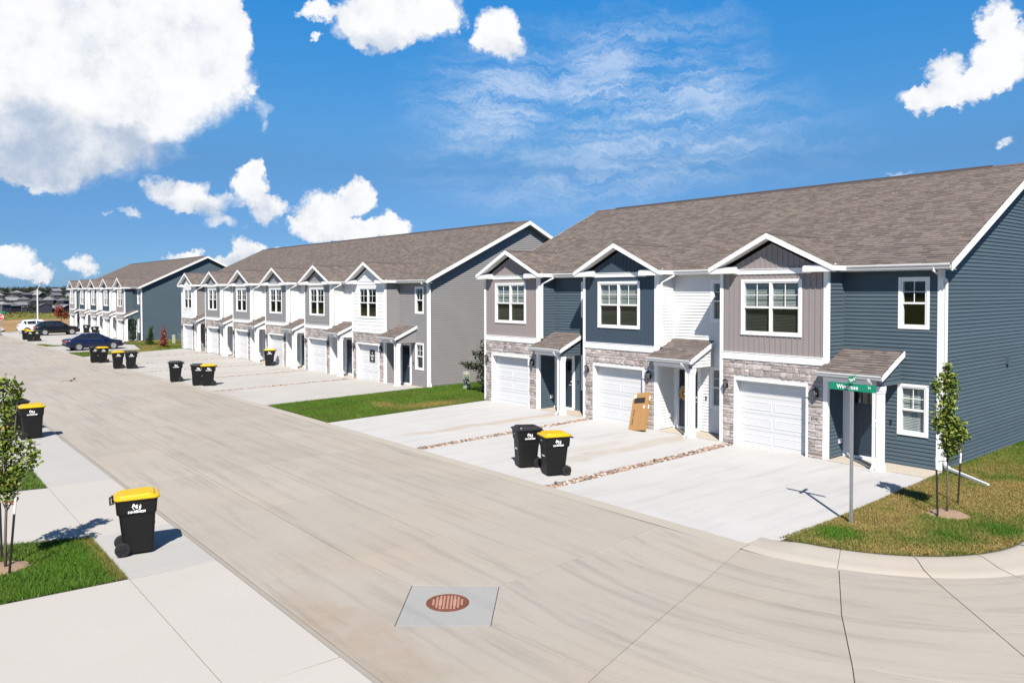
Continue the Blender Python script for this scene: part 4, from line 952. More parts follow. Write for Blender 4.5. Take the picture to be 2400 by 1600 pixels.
# ------------------------------------------------------------------ things
binblack = pmat('bin_black', (.0062, .006, .006), .5, .12, 9, spec=.28)
binyellow = pmat('bin_yellow', (.44, .285, .001), .38, .05, 5, spec=.4)
binlidk = pmat('bin_lid_black', (.010, .0105, .012), .42, .1, 7, spec=.4)
logow = pmat('logo_white', (.78, .78, .78), .5, .02, 5)
rubber = pmat('rubber', (.012, .012, .012), .7, .1, 20)
def rring(w, d, z, yc=0, r=.06, n=3, slope=0):
    pts = []
    for (sx, sy, a0) in ((1, 1, 0), (-1, 1, 90), (-1, -1, 180), (1, -1, 270)):
        for k in range(n+1):
            a = math.radians(a0+90*k/n); y = sy*(d/2-r)+r*math.sin(a)
            pts.append((sx*(w/2-r)+r*math.cos(a), y+yc, z+slope*y))
    return pts
def loft(mb, rings, cap0=True, cap1=True):
    n = len(rings[0]); b = [mb.add(r) for r in rings]
    for i in range(len(rings)-1): mb.faces(0, [(b[i]+k, b[i]+(k+1) % n, b[i+1]+(k+1) % n, b[i+1]+k) for k in range(n)])
    if cap0: mb.faces(0, [tuple(b[0]+k for k in range(n-1, -1, -1))])
    if cap1: mb.faces(0, [tuple(b[-1]+k for k in range(n))])
def make_bin(lidmat):
    """front at -Y, wheels and handle at +Y"""
    B = empty('wheeled_bin')
    m = MB(); loft(m, [rring(.44, .47, .035, -.03, .05), rring(.46, .50, .06, -.03, .06), rring(.53, .60, .70, -.01, .06), rring(.535, .605, .735, -.01, .06), rring(.575, .665, .775, 0, .06), rring(.60, .70, 1.0, .0, .06), rring(.625, .725, 1.005, 0, .07), rring(.625, .725, 1.03, 0, .07), rring(.58, .68, 1.03, 0, .06)]); m.build('body', binblack, B)
    m = MB(); loft(m, [rring(.645, .76, 1.032, -.01, .09), rring(.65, .765, 1.055, -.01, .09), rring(.62, .73, 1.072, -.01, .09), rring(.54, .63, 1.082, -.005, .08), rring(.50, .58, 1.115, 0, .08, 3, -.03)]); lid = m.build('lid', lidmat, B)
    for x in (-.13, .02, .15)[:0]: pass
    for x in (-.15, 0, .15):
        r = MB(); r.obox((x, .0, 1.118), (.035, 0, 0), (0, .25, -.0075), (0, 0, .008)); r.build('lid_rib', lidmat, lid)
    hd = MB(); hd.tube([(-.26, .36, 1.0), (-.26, .43, .985), (.26, .43, .985), (.26, .36, 1.0)], .016, 6); hd.build('handle', binblack, B)
    for x in (-.12, .12):
        k = MB(); k.box(x-.05, x+.05, .345, .405, .985, 1.05); k.build('hinge', binblack, B)
    for s in (1, -1):
        w = MB(); w.lathe([(.10, -.035), (.128, -.03), (.132, 0), (.128, .03), (.10, .035)], 20, (s*.255, .24, .132), 'x'); wo_ = w.build('wheel', rubber, B)
        hb = MB()
        for k in range(6):
            a = k*math.pi/3; hb.obox((s*.292, .24+.055*math.cos(a), .132+.055*math.sin(a)), (.004, 0, 0), Vector((0, math.cos(a), math.sin(a)))*.05, Vector((0, -math.sin(a), math.cos(a)))*.012)
        hb.lathe([(.03, -.008), (.028, .008)], 10, (s*.294, .24, .132), 'x'); hb.build('wheel_spokes', binlidk, wo_)
        # emblem and phone number on each side, following the wall of the bin
        rot = (math.pi/2-.05, 0, s*math.pi/2); x = s*.2955
        lg = MB(); nn = 20
        for k in range(nn):
            a, b = 2*math.pi*k/nn, 2*math.pi*(k+1)/nn
            if k % 7 == 6: continue
            for (p, q) in ((.062, .072),):
                lg.poly([(p*math.cos(a), p*math.sin(a), 0), (q*math.cos(a), q*math.sin(a), 0), (q*math.cos(b), q*math.sin(b), 0), (p*math.cos(b), p*math.sin(b), 0)])
        em_ = lg.build('emblem', logow, B, False, (s*.2985, 0, .905), rot)
        for (t, px_, pz_, sz) in (('A', -.05, .022, .085), ('S', .0, -.002, .085), ('I', .05, -.026, .085)):
            inst('emblem_letter', text_mesh('emblem_letter', t, sz, logow, .001, .004), em_, (px_, pz_, .001))
        inst('phone_number', text_mesh('phone_number', '515-964-5229', .052, logow, .001, .0022), B, (s*.2935, 0, .808), rot)
    fp = MB(); fp.obox((-.06, -.352, .93), (.06, 0, 0), (0, .0006, .03), (0, .002, 0)) if False else fp.box(-.10, .02, -.3475, -.344, .90, .925); fp.build('front_label', logow, B)
    fb_ = MB(); fb_.box(-.07, .07, -.318, -.306, .50, .53); fb_.build('lift_bar', gutterm, B)
    return B
GB = 'wheeled bins put out along the street'
proto = {}
BINS = [  # flat x, y, yaw, lid, label
 (11.42, -17.20, math.pi-.20, 'y', 'black wheeled bin with yellow lid beside the grass strip of the staked sapling'),
 (-2.62, -16.95, math.pi-.05, 'y', 'yellow-lidded black bin partly hidden by the sapling leaves'),
 (-4.2, -17.2, math.pi+.1, 'k', 'black-lidded bin hidden behind the sapling, next to a yellow-lidded bin'),
 (11.98, -7.10, -.36, 'y', 'yellow-lidded bin standing on the second driveway next to a black-lidded bin'),
 (10.83, -7.05, -.40, 'k', 'black-lidded bin on the second driveway beside the yellow-lidded one'),
 (-16.22, -8.42, -.20, 'k', 'lone black-lidded bin at the kerb of the grey row'),
 (-13.78, -8.02, -.25, 'k', 'black-lidded bin half behind a yellow-lidded bin by the grey row kerb'),
 (-13.32, -7.66, -.22, 'y', 'yellow-lidded bin overlapping a black one by the grey row kerb'),
 (-21.42, -1.02, -.45, 'y', 'yellow-lidded bin standing close to a white garage door of the grey row'),
 (-31.5, -9.25, -.1, 'k', 'black-lidded bin by the far lawn tip, next to a yellow-lidded bin'),
 (-30.95, -8.90, .05, 'y', 'yellow-lidded bin beside the far lawn tip'),
 (-26.0, -9.05, -.1, 'y', 'yellow-lidded bin next to a black one at the last grey driveway'),
 (-25.3, -8.45, -.15, 'k', 'black-lidded bin next to the yellow one at the last grey driveway'),
 (-63.6, -9.1, 0, 'y', 'far yellow-lidded bin by the white car'),
 (-60.5, -9.1, -.2, 'y', 'yellow-lidded bin in front of the dark parked car'),
 (-60.4, -8.55, -.2, 'k', 'dark bin tight behind the yellow-lidded bin by the dark car'),
 (-71.6, -2.05, -.4, 'k', 'black bin at the garage doors of the far row, above the sedan roof'),
 (-66.0, -2.3, -.4, 'k', 'black bin by the far garage doors, partly hidden by the sedan'),
]
for (x, y, a, lid, lab) in BINS:
    if lid not in proto: proto[lid] = make_bin(binyellow if lid == 'y' else binlidk); o = proto[lid]
    else: o = copy_tree(proto[lid])
    p = gp(x, y); zb = .03 if y < -16.2 else .012
    if p.x < -45: p.x = min(p.x, p.x)
    o.location = (p.x, p.y, p.z+zb); o.rotation_euler = (0, 0, a); tag(o, lab, 'bin', GB)
# ---- manhole
rust = pmat('rusty_iron', (.135, .048, .030), .75, .35, 12, bump=.5, metal=.2)
rustl = pmat('worn_iron', (.30, .17, .125), .7, .2, 12)
mh = empty('manhole_cover', (16.97, -14.08, .0)); tag(mh, 'round rusty red manhole cover in the grey diamond slab', 'manhole')
m = MB(); m.lathe([(.335, -.01), (.335, .006), (.322, .008), (.318, .002), (.312, .002), (.308, .007), (.0001, .007)], 48); m.build('plate', rust, mh)
m = MB()
for i in range(-5, 6):
    for j in range(-6, 7):
        x, y = i*.055, j*.046
        if math.hypot(x, y) > .255 or (abs(x) < .03 and False): continue
        ca_ = math.cos(.9); sa_ = math.sin(.9)
        if (abs(x-.11) < .03 or abs(x+.11) < .03) and abs(y) < .12: continue
        m.obox((x*ca_-y*sa_, x*sa_+y*ca_, .0095), (ca_*.016, sa_*.016, 0), (-sa_*.014, ca_*.014, 0), (0, 0, .003))
st_ = m.build('tread', rustl, mh); st_['kind'] = 'stuff'
for s in (-1, 1):
    m = MB(); ca_ = math.cos(.9); sa_ = math.sin(.9); x = s*.11; m.obox((x*ca_, x*sa_, .009), (ca_*.024, sa_*.024, 0), (-sa_*.115, ca_*.115, 0), (0, 0, .0022)); m.build('name_bar', rustl, mh)
# ---- street sign
galv = pmat('galvanised', (.34, .35, .36), .45, .1, 12, metal=.55)
signg = pmat('sign_green', (.004, .18, .105), .4, .04, 6, spec=.5)
sgn = empty('street_sign', (19.06, -5.37, .05)); tag(sgn, 'green street name sign on a perforated steel post at the corner lawn', 'sign')
m = MB(); m.box(-.026, -.020, -.026, .026, -.1, 2.715); m.box(.020, .026, -.026, .026, -.1, 2.715); m.box(-.020, .020, .020, .026, -.1, 2.715)
m.box(-.020, -.006, -.026, -.020, -.1, 2.715); m.box(.006, .020, -.026, -.020, -.1, 2.715)
for k in range(107): m.box(-.006, .006, -.026, -.020, -.1+k*.0262, -.1+k*.0262+.012)
m.build('post', galv, sgn)
def plate(Lx, Hz, zc, rz, words, par, th=.0025):
    e = MB(); n = 4; pts = []; r = .02
    for (sx, sz, a0) in ((1, 1, 0), (-1, 1, 90), (-1, -1, 180), (1, -1, 270)):
        for k in range(n+1): a = math.radians(a0+90*k/n); pts.append(Vector((sx*(Lx/2-r)+r*math.cos(a), -th, sz*(Hz/2-r)+r*math.sin(a))))
    e.prism(pts, (0, 2*th, 0)); o = e.build('name_plate', signg, par, False, (0, 0, zc), (0, 0, rz))
    for (t, sz, xs, x, z) in words:
        inst('lettering', text_mesh('lettering', t, sz, logow, .0006, .0012, xs), o, (x, -th-.0008, z), (math.pi/2, 0, 0))
        inst('lettering', text_mesh('lettering', t, sz, logow, .0006, .0012, xs), o, (-x, th+.0008, z), (math.pi/2, 0, math.pi))
plate(.98, .155, 2.795, .0, [('Windrose', .128, .86, -.10, -.006), ('Ln', .062, .9, .355, .022)], sgn)
plate(.52, .145, 2.955, math.radians(100), [('Charter Oak', .098, .72, .0, -.006), ('Dr', .045, .8, .215, .028), ('N', .04, .8, -.225, .02)], sgn)
m = MB(); m.box(-.03, .03, -.03, .03, 2.873, 2.882); m.build('bracket', galv, sgn)
# ---- trees
bark = pmat('bark', (.125, .092, .068), .9, .25, 30, bump=.4)
leafm = pmat('leaves', (1, 1, 1), .5, 0, 1, spec=.35, attr=True)
def leaves(ells, n, size, cols, seed, droop=.35):
    """leaf quads spread through ellipsoids (cx,cy,cz,rx,ry,rz,weight)"""
    r = np.random.RandomState(seed); w = np.array([e[6] for e in ells]); w = w/w.sum(); k = r.choice(len(ells), n, p=w); E_ = np.array([e[:6] for e in ells])[k]
    d = r.randn(n, 3); d /= np.linalg.norm(d, axis=1)[:, None]; rad = r.rand(n)**.45; c = E_[:, :3]+d*E_[:, 3:]*rad[:, None]
    # gather along twigs for clumps
    cl = r.randint(0, max(4, n//9), n); off = r.randn(max(4, n//9)+1, 3)*size*.9; c = c+off[cl]*.55
    nr = r.randn(n, 3)+np.array([0, 0, .9]); nr /= np.linalg.norm(nr, axis=1)[:, None]
    t = np.cross(nr, r.randn(n, 3)); t /= np.linalg.norm(t, axis=1)[:, None]; b = np.cross(nr, t)
    s = size*(.6+.7*r.rand(n))[:, None]
    p0 = c-t*s*.5; p1 = c+b*s*.36+nr*s*.08; p2 = c+t*s*.5-np.array([0, 0, 1])*s*droop*.4; p3 = c-b*s*.36+nr*s*.08
    V = np.stack([p0, p1, p2, p3], 1).reshape(-1, 3); Q = np.arange(4*n).reshape(-1, 4)
    a, b_ = np.array(cols[0]), np.array(cols[1]); q = r.rand(n, 1)**1.3; C_ = (a*(1-q)+b_*q)*(.75+.5*r.rand(n, 1))
    if len(cols) > 2: sel = r.rand(n) < .05; C_[sel] = np.array(cols[2])
    return V, Q, np.repeat(C_, 4, 0)
def tree(name, label, cat, loc, trunk, limbs, ells, n, size, cols, seed, tr=(.022, .010), group=None):
    T_ = empty(name, loc); tag(T_, label, cat, group)
    m = MB(); m.tube(trunk, [tr[0]+(tr[1]-tr[0])*i/(len(trunk)-1) for i in range(len(trunk))], 8)
    for l in limbs: m.tube(l, [tr[1]*1.1, tr[1]*.8, tr[1]*.35][:len(l)], 5)
    m.build('trunk', bark, T_, True)
    V, Q, C_ = leaves(ells, n, size, cols, seed); o = inst('crown', np_mesh('crown', V, Q, leafm, C_), T_); o['kind'] = 'stuff'
    return T_
LR = Vector((.635, .772, 0))        # across the street corner
def E6(s, z, rs, rz, w, d=0.): p = LR*s+Vector((-LR.y, LR.x, 0))*d; return (p.x, p.y, z, rs, rs, rz, w)
MAP = ((.055, .098, .010), (.165, .195, .028), (.20, .15, .03))
tree('sapling', 'young maple tied between two stakes on the corner lawn', 'tree', (20.07, -3.15, .06), [(0, 0, -.05), (.0, .01, .5), (-.01, .0, 1.1), (-.03, -.02, 1.8), (-.05, -.03, 2.5), (-.05, -.03, 3.05)],
     [[(-.01, 0, 1.1), (.12, .10, 1.5), (.20, .2, 1.85)], [(-.02, 0, 1.3), (-.12, -.12, 1.7), (-.18, -.2, 2.1)], [(-.03, 0, 1.7), (.05, .1, 2.2), (.07, .12, 2.7)], [(-.04, 0, 2.0), (-.13, -.14, 2.4), (-.17, -.2, 2.8)], [(0, 0, 1.2), (.1, -.1, 1.5), (.16, -.2, 1.7)]],
     [E6(.10, 1.72, .27, .36, 1.7), E6(.02, 1.40, .17, .24, .7), E6(-.04, 2.2, .17, .42, 1.2), E6(-.05, 2.85, .12, .36, .8), E6(-.22, 1.95, .09, .26, .4), E6(-.26, 2.72, .07, .22, .3), E6(.08, 2.7, .10, .32, .5), E6(.22, 1.75, .14, .2, .5)], 3000, .076, MAP, 5)
tree('sapling', 'young maple with thin grey trunk in the green grass strip by the yellow-lidded bin', 'tree', (10.95, -19.2, .04), [(0, 0, -.05), (.02, .0, .5), (.05, .02, 1.1), (.06, .02, 1.9), (.05, .0, 2.7), (.05, 0, 3.2)],
     [[(.05, .02, 1.0), (.2, .2, 1.4), (.32, .38, 1.9)], [(.05, .02, 1.2), (-.15, -.2, 1.7), (-.22, -.28, 2.2)], [(.06, 0, 1.8), (.15, .15, 2.4), (.18, .2, 3.0)], [(.06, 0, 1.5), (.2, -.12, 1.9), (.26, -.2, 2.3)]],
     [E6(.05, 1.5, .21, .36, 1.1), E6(.05, 2.15, .25, .45, 1.5), E6(.46, 1.98, .12, .24, .4), E6(.04, 2.8, .17, .36, .7), E6(.24, 3.08, .10, .22, .35), E6(-.3, 2.2, .20, .42, .8), E6(.02, 3.22, .08, .15, .2), E6(.26, 1.74, .13, .14, .3)], 2500, .076, MAP, 9, (.026, .012))
stakeb = pmat('stake_black', (.014, .014, .013), .6, .2, 20); stakew = pmat('stake_white', (.62, .60, .56), .7, .15, 20)
tie = pmat('red_tie', (.50, .03, .02), .6, .1, 9)
def stake(label, base, top, tied=None):
    S_ = empty('tree_stake', base); tag(S_, label, 'stake', 'stakes holding the saplings'); t = Vector(top)-Vector(base); k = .80
    m = MB(); m.tube([(0, 0, -.1), t*k], .019, 6); m.build('shaft', stakeb, S_); m = MB(); m.tube([t*k, t], .0195, 6); m.build('painted_tip', stakew, S_)
    if tied: m = MB(); m.tube([t*.93, (Vector(tied)-Vector(base))], .008, 5); m.build('tie', stakeb, S_)
stake('black stake on the driveway side of the corner maple', (20.03, -3.54, .06), (19.97, -3.50, 1.28), (20.05, -3.16, 1.18))
stake('black stake on the house side of the corner maple', (19.91, -2.13, .05), (19.94, -2.07, 1.18), (20.06, -3.1, 1.12))
stake('leaning black stake on the walk side of the left sapling', (11.34, -19.2, .04), (11.50, -19.10, 1.36), (11.0, -19.2, 1.15))
stake('black stake behind the left sapling', (10.28, -19.18, .04), (10.25, -19.2, 1.3), (10.98, -19.2, 1.1))
m = MB(); m.tube([(11.0, -19.2, 1.20), (11.12, -19.12, 1.23), (11.2, -19.1, 1.19)], .012, 5); tag(m.build('plastic_tie', tie), 'red plastic tie round the left sapling trunk', 'tie')
mulchm = pmat('mulch', (.235, .165, .110), .95, .4, 22, bump=1., bscale=60)
for (x, y, z, r, lab) in ((20.12, -3.20, .06, .42, 'pale mulch ring under the corner maple'), (10.9, -19.25, .036, .45, 'sandy mulch ring under the left sapling')):
    q = random.Random(3); n = 26; ring = [(x+r*q.uniform(.85, 1.1)*math.cos(2*math.pi*k/n), y+r*q.uniform(.85, 1.1)*math.sin(2*math.pi*k/n), z-.02) for k in range(n)]
    inn = [(x+(a-x)*.6, y+(b-y)*.6, z+.025+q.uniform(0, .02)) for a, b, c in ring]; m = MB(); i = m.add(ring+inn); m.faces(0, [(k, (k+1) % n, n+(k+1) % n, n+k) for k in range(n)]+[tuple(range(n, 2*n))]); tag(m.build('mulch_ring', mulchm, None, True), lab, 'mulch', kind='stuff')
# ---- cardboard box leaning on the garage pier
card = pmat('cardboard', (.27, .15, .056), .8, .08, 8); inkm = pmat('ink', (.022, .016, .014), .7, .1, 9); lab_w = pmat('paper_label', (.75, .75, .74), .6, .03, 9)
bx = empty('cardboard_box', (9.27, -.62, .012)); tag(bx, 'tall flat cardboard box leaning against the stone pier of the middle garage', 'box')
lean = math.radians(25); bx.rotation_euler = (-lean, math.radians(-9), math.radians(3))
m = MB(); m.box(-.34, .34, -.065, .065, 0, 1.36); m.build('carton', card, bx)
m = MB(); m.box(-.335, .335, -.0655, -.0652, .70, .712); m.build('tape_seam', inkm, bx) if False else None
F_ = lambda x0, x1, z0, z1, mat, nm: (lambda mm: (mm.box(x0, x1, -.0672, -.0655, z0, z1), mm.build(nm, mat, bx)))(MB())
F_(-.27, .20, .98, 1.18, inkm, 'dark_print'); F_(-.32, -.20, 1.16, 1.32, lab_w, 'shipping_label'); F_(.16, .23, .80, .89, lab_w, 'sticker')
for k in range(13):
    if k == 6: continue
    F_(-.235, -.195 if k % 3 else -.185, .20+k*.044, .20+k*.044+.028, inkm, 'print_mark')
for (x, z, w_, h_) in ((.06, .22, .10, .006), (.06, .30, .10, .006), (.06, .22, .006, .086), (.16, .22, .006, .086), (.05, .42, .12, .006), (.10, .42, .006, .10), (.05, .60, .05, .006), (.07, .55, .006, .05), (.14, .62, .05, .006)): F_(x, x+w_, z, z+h_, pmat('faint_ink', (.16, .09, .04), .8) if 'faint_ink' not in MATS else MATS['faint_ink'], 'line_print')
m = MB(); m.box(.3402, .3415, -.03, .02, 1.10, 1.25); m.build('side_label', lab_w, bx); m = MB(); m.box(.3402, .3415, -.03, .02, .80, .93); m.build('side_label', lab_w, bx); m = MB(); m.box(.3402, .3412, -.02, .01, .95, 1.08); m.build('side_print', inkm, bx)
# ---- wreath on the middle door
straww = pmat('wreath_straw', (.30, .25, .17), .9, .3, 30); orange = pmat('wreath_orange', (.50, .19, .03), .8, .15, 12); brownc = pmat('wreath_centre', (.07, .035, .03), .8, .2, 12)
wr = empty('door_wreath', (6.1+4.07, BD-.03, 1.26)); tag(wr, 'sunflower wreath with straw petals hanging on the middle front door', 'wreath')
m = MB(); q = random.Random(4)
for k in range(46):
    a = 2*math.pi*k/46+q.uniform(-.05, .05); r0, r1 = .15, q.uniform(.24, .31); d = Vector((math.cos(a), 0, math.sin(a))); t = Vector((-math.sin(a), 0, math.cos(a))); b_ = q.uniform(-.05, -.01)
    m.poly([d*r0-t*.012+Vector((0, -.02, 0)), d*r1*.9-t*.02+Vector((0, b_, 0)), d*r1+Vector((0, b_-.02, 0)), d*r1*.9+t*.02+Vector((0, b_, 0)), d*r0+t*.012+Vector((0, -.02, 0))])
m.build('straw_petals', straww, wr)['kind'] = 'stuff'
m = MB(); m.lathe([(.16, .0), (.19, -.02), (.17, -.045), (.10, -.05), (.09, -.03)], 24, (0, 0, 0), 'y'); m.build('flower_ring', orange, wr, True)
m = MB(); m.lathe([(.10, -.03), (.095, -.055), (.06, -.06), (.055, -.04)], 20, (0, 0, 0), 'y'); m.build('flower_eye', brownc, wr, True); m = MB(); m.lathe([(.055, -.04), (.04, -.058), (.001, -.062)], 16, (0, 0, 0), 'y'); m.build('flower_button', lab_w, wr, True)
# ---- notice on the nearest grey-row garage
nt = empty('garage_notice', (X2+5*PP2+1.93, -.02+.155, -.115+1.42)); tag(nt, 'black notice sheet stuck on the white garage door of the grey row', 'notice')
m = MB(); m.box(-.28, .28, -.008, 0, -.33, .33); m.build('sheet', inkm, nt)
for (z, w_, hh_) in ((.16, .04, .05), (.04, .20, .02), (.0, .20, .016), (-.05, .12, .02), (-.16, .10, .06), (-.25, .05, .02)): m = MB(); m.box(-w_, w_, -.010, -.0085, z-hh_/2, z+hh_/2); m.build('print_bar', lab_w, nt)
# ---- utility pedestals
pedm = pmat('pedestal_green', (.30, .34, .24), .5, .06, 5); redp = pmat('red_plastic', (.5, .03, .03), .5)
def pedestal(label, p, flag):
    o = empty('utility_pedestal', p); tag(o, label, 'pedestal'); m = MB(); loft(m, [rring(.30, .26, -.1, 0, .03), rring(.28, .24, .72, 0, .03), rring(.31, .27, .73, 0, .03), rring(.29, .25, .86, 0, .05)]); m.build('cabinet', pedm, o)
    if flag: m = MB(); m.box(-.19, -.155, -.06, .06, .55, .78); m.build('red_tag', redp, o)
pp = gp(-3.55, 1.62); pedestal('pale green utility pedestal with a red tag beside the grey gable wall', pp, True)
pp = gp(-47.74, .62); pedestal('pale green utility pedestal by the far dark gable wall', pp, False)
acm = pmat('air_unit', (.10, .12, .11), .5, .1, 8); tb = gp(-49.0, 1.9); o = empty('air_unit', tb); tag(o, 'dark green utility box behind the far pedestal', 'utility box')
m = MB(); loft(m, [rring(.9, .9, 0, 0, .05), rring(.9, .9, .85, 0, .05), rring(.84, .84, .9, 0, .05)]); m.build('cabinet', acm, o); m = MB(); m.lathe([(.34, .90), (.34, .93), (.3, .94), (.05, .94)], 16); m.build('fan_cover', black, o)
# ---- shrubs
DK = ((.012, .020, .008), (.045, .055, .020))
sb_ = tree('shrub', 'sparse dark shrub at the left corner of the blue row', 'shrub', (-1.55, 1.25, 0), [(0, 0, -.05), (.02, 0, .8), (0, .02, 1.7), (0, .0, 2.3)], [[(0, 0, .5), (-.4, -.1, .9), (-.9, -.2, 1.2)], [(0, 0, .8), (-.4, -.2, 1.2), (-.8, -.3, 1.5)], [(0, 0, .9), (-.1, .1, 1.5), (-.2, .2, 2.4)], [(0, 0, .7), (-.25, .1, 1.3), (-.6, .2, 1.9)]],
     [(-.05, 0, .6, .28, .28, .55, 1.), (-.1, 0, 1.2, .35, .3, .5, 1.), (-.55, -.15, 1.15, .40, .3, .16, .7), (-.5, .1, 1.65, .38, .25, .16, .4), (-.05, 0, 1.9, .2, .2, .5, .5), (-1.0, -.2, 1.25, .2, .2, .08, .15)], 1700, .085, DK, 12, (.02, .008)); sb_.scale = (1.35, 1.2, 1.1)
def conifer(label, p, H, R, cols, seed, lean=0):
    ells = [(lean*t, 0, H*(.12+.8*t), R*(1-t*.85)+.05, R*(1-t*.85)+.05, H*.10, 1-.8*t) for t in [i/8 for i in range(9)]]
    tree('conifer', label, 'shrub', p, [(0, 0, 0), (lean*.5, 0, H*.5), (lean, 0, H)], [], ells, 900, .12, cols, seed, (.03, .008))
CN = ((.012, .030, .008), (.045, .075, .018)); RD = ((.10, .018, .010), (.26, .055, .03))
conifer('narrow green conifer at the corner of the far row', gp(-53.2, -1.56), 2.5, .42, CN, 3)
conifer('leaning green conifer in the middle of the far lawn', gp(-46.9, -1.7), 1.9, .40, CN, 4, .55)
conifer('red-brown pointed shrub on the far lawn', gp(-42.85, -1.6), 1.9, .36, RD, 5)
tree('red_tree', 'small crimson tree in front of the far field', 'tree', gp(-108, 1.45), [(0, 0, -.2), (0, 0, 1.2), (.05, 0, 2.6)], [], [(0, -.3, 2.3, .6, .55, .8, 1), (.3, .5, 1.3, .5, .55, .6, .8), (0, -.4, 1.5, .5, .5, .6, .7)], 900, .24, RD, 6, (.06, .02))
# ---- cars
def carmat(name, col, coat=1.): return pmat(name, col, .28, .02, 2, spec=.35, coat=coat*.45)
rimm = pmat('rim', (.55, .55, .56), .3, .05, 9, metal=.8); lampr = pmat('tail_lamp', (.42, .012, .012), .25, .05, 9, coat=.8); lampw = pmat('head_lamp', (.6, .62, .64), .15, .03, 9, coat=1)
chrome = pmat('chrome', (.6, .6, .62), .15, .03, 9, metal=1)
carglass = pmat('car_glass', (.010, .013, .016), .06, .0, 1, spec=.6, coat=1.)
def car(name, label, p, mat, suv):
    C_ = empty(name, p); tag(C_, label, 'car'); k = 1.0
    if suv: ST = [(-2.33, .45, .80, .70), (-2.28, .34, 1.02, .84), (-2.05, .26, 1.10, .91), (-1.3, .24, 1.12, .93), (0, .24, 1.08, .93), (.95, .24, 1.06, .93), (1.5, .25, 1.02, .92), (2.0, .28, .95, .87), (2.28, .34, .84, .76), (2.34, .45, .74, .62)]; RF = [(-2.18, 1.08, .74), (-1.75, 1.60, .62), (-.6, 1.68, .62), (.25, 1.64, .62), (1.22, 1.04, .74)]; wr_, wy = .36, (-1.38, 1.42)
    else: ST = [(-2.28, .45, .78, .66), (-2.22, .34, .95, .80), (-1.95, .26, 1.00, .87), (-1.3, .21, .98, .90), (0, .21, .93, .90), (.9, .21, .92, .90), (1.5, .22, .86, .88), (2.0, .25, .76, .83), (2.25, .30, .64, .70), (2.30, .38, .56, .58)]; RF = [(-1.95, .98, .70), (-1.05, 1.40, .58), (-.35, 1.46, .58), (.25, 1.43, .58), (1.28, .90, .72)]; wr_, wy = .325, (-1.36, 1.35)
    m = MB(); rings = []
    for (y, zb, zt, w) in ST:
        half = [(w*.82, zb), (w*.97, zb+.10*(zt-zb)), (w, zb+.45*(zt-zb)), (w*.965, zb+.80*(zt-zb)), (w*.90, zt-.03), (w*.70, zt+.008)]
        rings.append([(x, y, z) for x, z in half]+[(-x, y, z) for x, z in half[::-1]])
    loft(m, rings); m.build('body', mat, C_, True)
    m = MB(); rings = []
    for i, (y, zt, w) in enumerate(RF):
        zb = np.interp(y, [s[0] for s in ST], [s[2] for s in ST])-.04; wb = np.interp(y, [s[0] for s in ST], [s[3] for s in ST])*.90
        rings.append([(wb, y, zb), (w+.03, y, max(zt-.07, zb+.005)), (w*.86, y, max(zt, zb+.01)), (-w*.86, y, max(zt, zb+.01)), (-w-.03, y, max(zt-.07, zb+.005)), (-wb, y, zb)])
    loft(m, rings); m.build('roof', mat, C_, False)
    at = lambda y, j: [np.interp(y, [q[0] for q in RF], [rings[i][j][c] for i in range(len(RF))]) for c in (0, 2)]
    spans = [(-1.62, -.62), (-.52, .42)] if not suv else [(-1.95, -1.40), (-1.32, -.42), (-.32, .58)]
    for s in (1, -1):
        for (ya, yb) in spans:
            g_ = MB(); pts = []
            for (y, t) in ((ya, .16), (yb, .16), (min(yb, yb), .92), (max(ya, ya+(.28 if ya < -1.5 else 0)), .92)):
                b0_, b1_ = at(y, 0), at(y, 1); pts.append((s*(b0_[0]+(b1_[0]-b0_[0])*t+.012), y, b0_[1]+(b1_[1]-b0_[1])*t))
            g_.poly(pts); g_.build('side_window', carglass, C_)
        q_ = MB(); q_.tube([(s*.905*(.93/.9 if suv else 1), spans[0][0], at(spans[0][0], 0)[1]+.05), (s*.905*(.93/.9 if suv else 1), spans[-1][1], at(spans[-1][1], 0)[1]+.05)], .010, 4); q_.build('trim_strip', chrome, C_)
        mi_ = MB(); mi_.obox((s*1.0, .62, 1.0 if not suv else 1.14), (.09, 0, 0), (0, .05, 0), (0, 0, .06)); mi_.build('mirror', mat, C_)
        for y in wy:
            a_ = MB(); a_.lathe([(wr_*1.16, 0), (wr_*1.16, .012), (wr_*.9, .014)], 20, (s*(ST[4][3]-.005), y, wr_), 'x'); a_.build('wheel_arch', rubber, C_)
            w_ = MB(); w_.lathe([(wr_*.7, -.10), (wr_*.97, -.09), (wr_, -.05), (wr_, .05), (wr_*.97, .09), (wr_*.7, .10)], 20, (s*(ST[4][3]-.07), y, wr_), 'x'); wo_ = w_.build('wheel', rubber, C_)
            r_ = MB(); r_.lathe([(wr_*.68, 0), (wr_*.66, .012), (wr_*.56, .006)], 20, (s*(ST[4][3]+.032), y, wr_), 'x')
            for k_ in range(5):
                a = 2*math.pi*k_/5+.3; d = Vector((0, math.cos(a), math.sin(a))); t = Vector((0, -math.sin(a), math.cos(a)))
                for u_ in (-.12, .12): r_.obox(Vector((s*(ST[4][3]+.036), y, wr_))+d*wr_*.36+t*u_*wr_*.8, (.008, 0, 0), d*wr_*.32, t*wr_*.055)
            r_.build('rim', rimm, wo_)
        hl_ = MB(); hl_.obox((s*.62*(ST[-2][3]/.7), ST[-2][0]-.06, ST[-2][2]-.06), (.13, -.05*0, 0), (-s*.05, .10, 0), (0, 0, .06)); hl_.build('headlight', lampw, C_)
        tl_ = MB(); tl_.obox((s*.66, -2.255 if not suv else -2.29, .84 if not suv else .98), (.17, s*.0, 0), (s*.02, .045, 0), (0, 0, .075)); tl_.build('tail_light', lampr, C_)
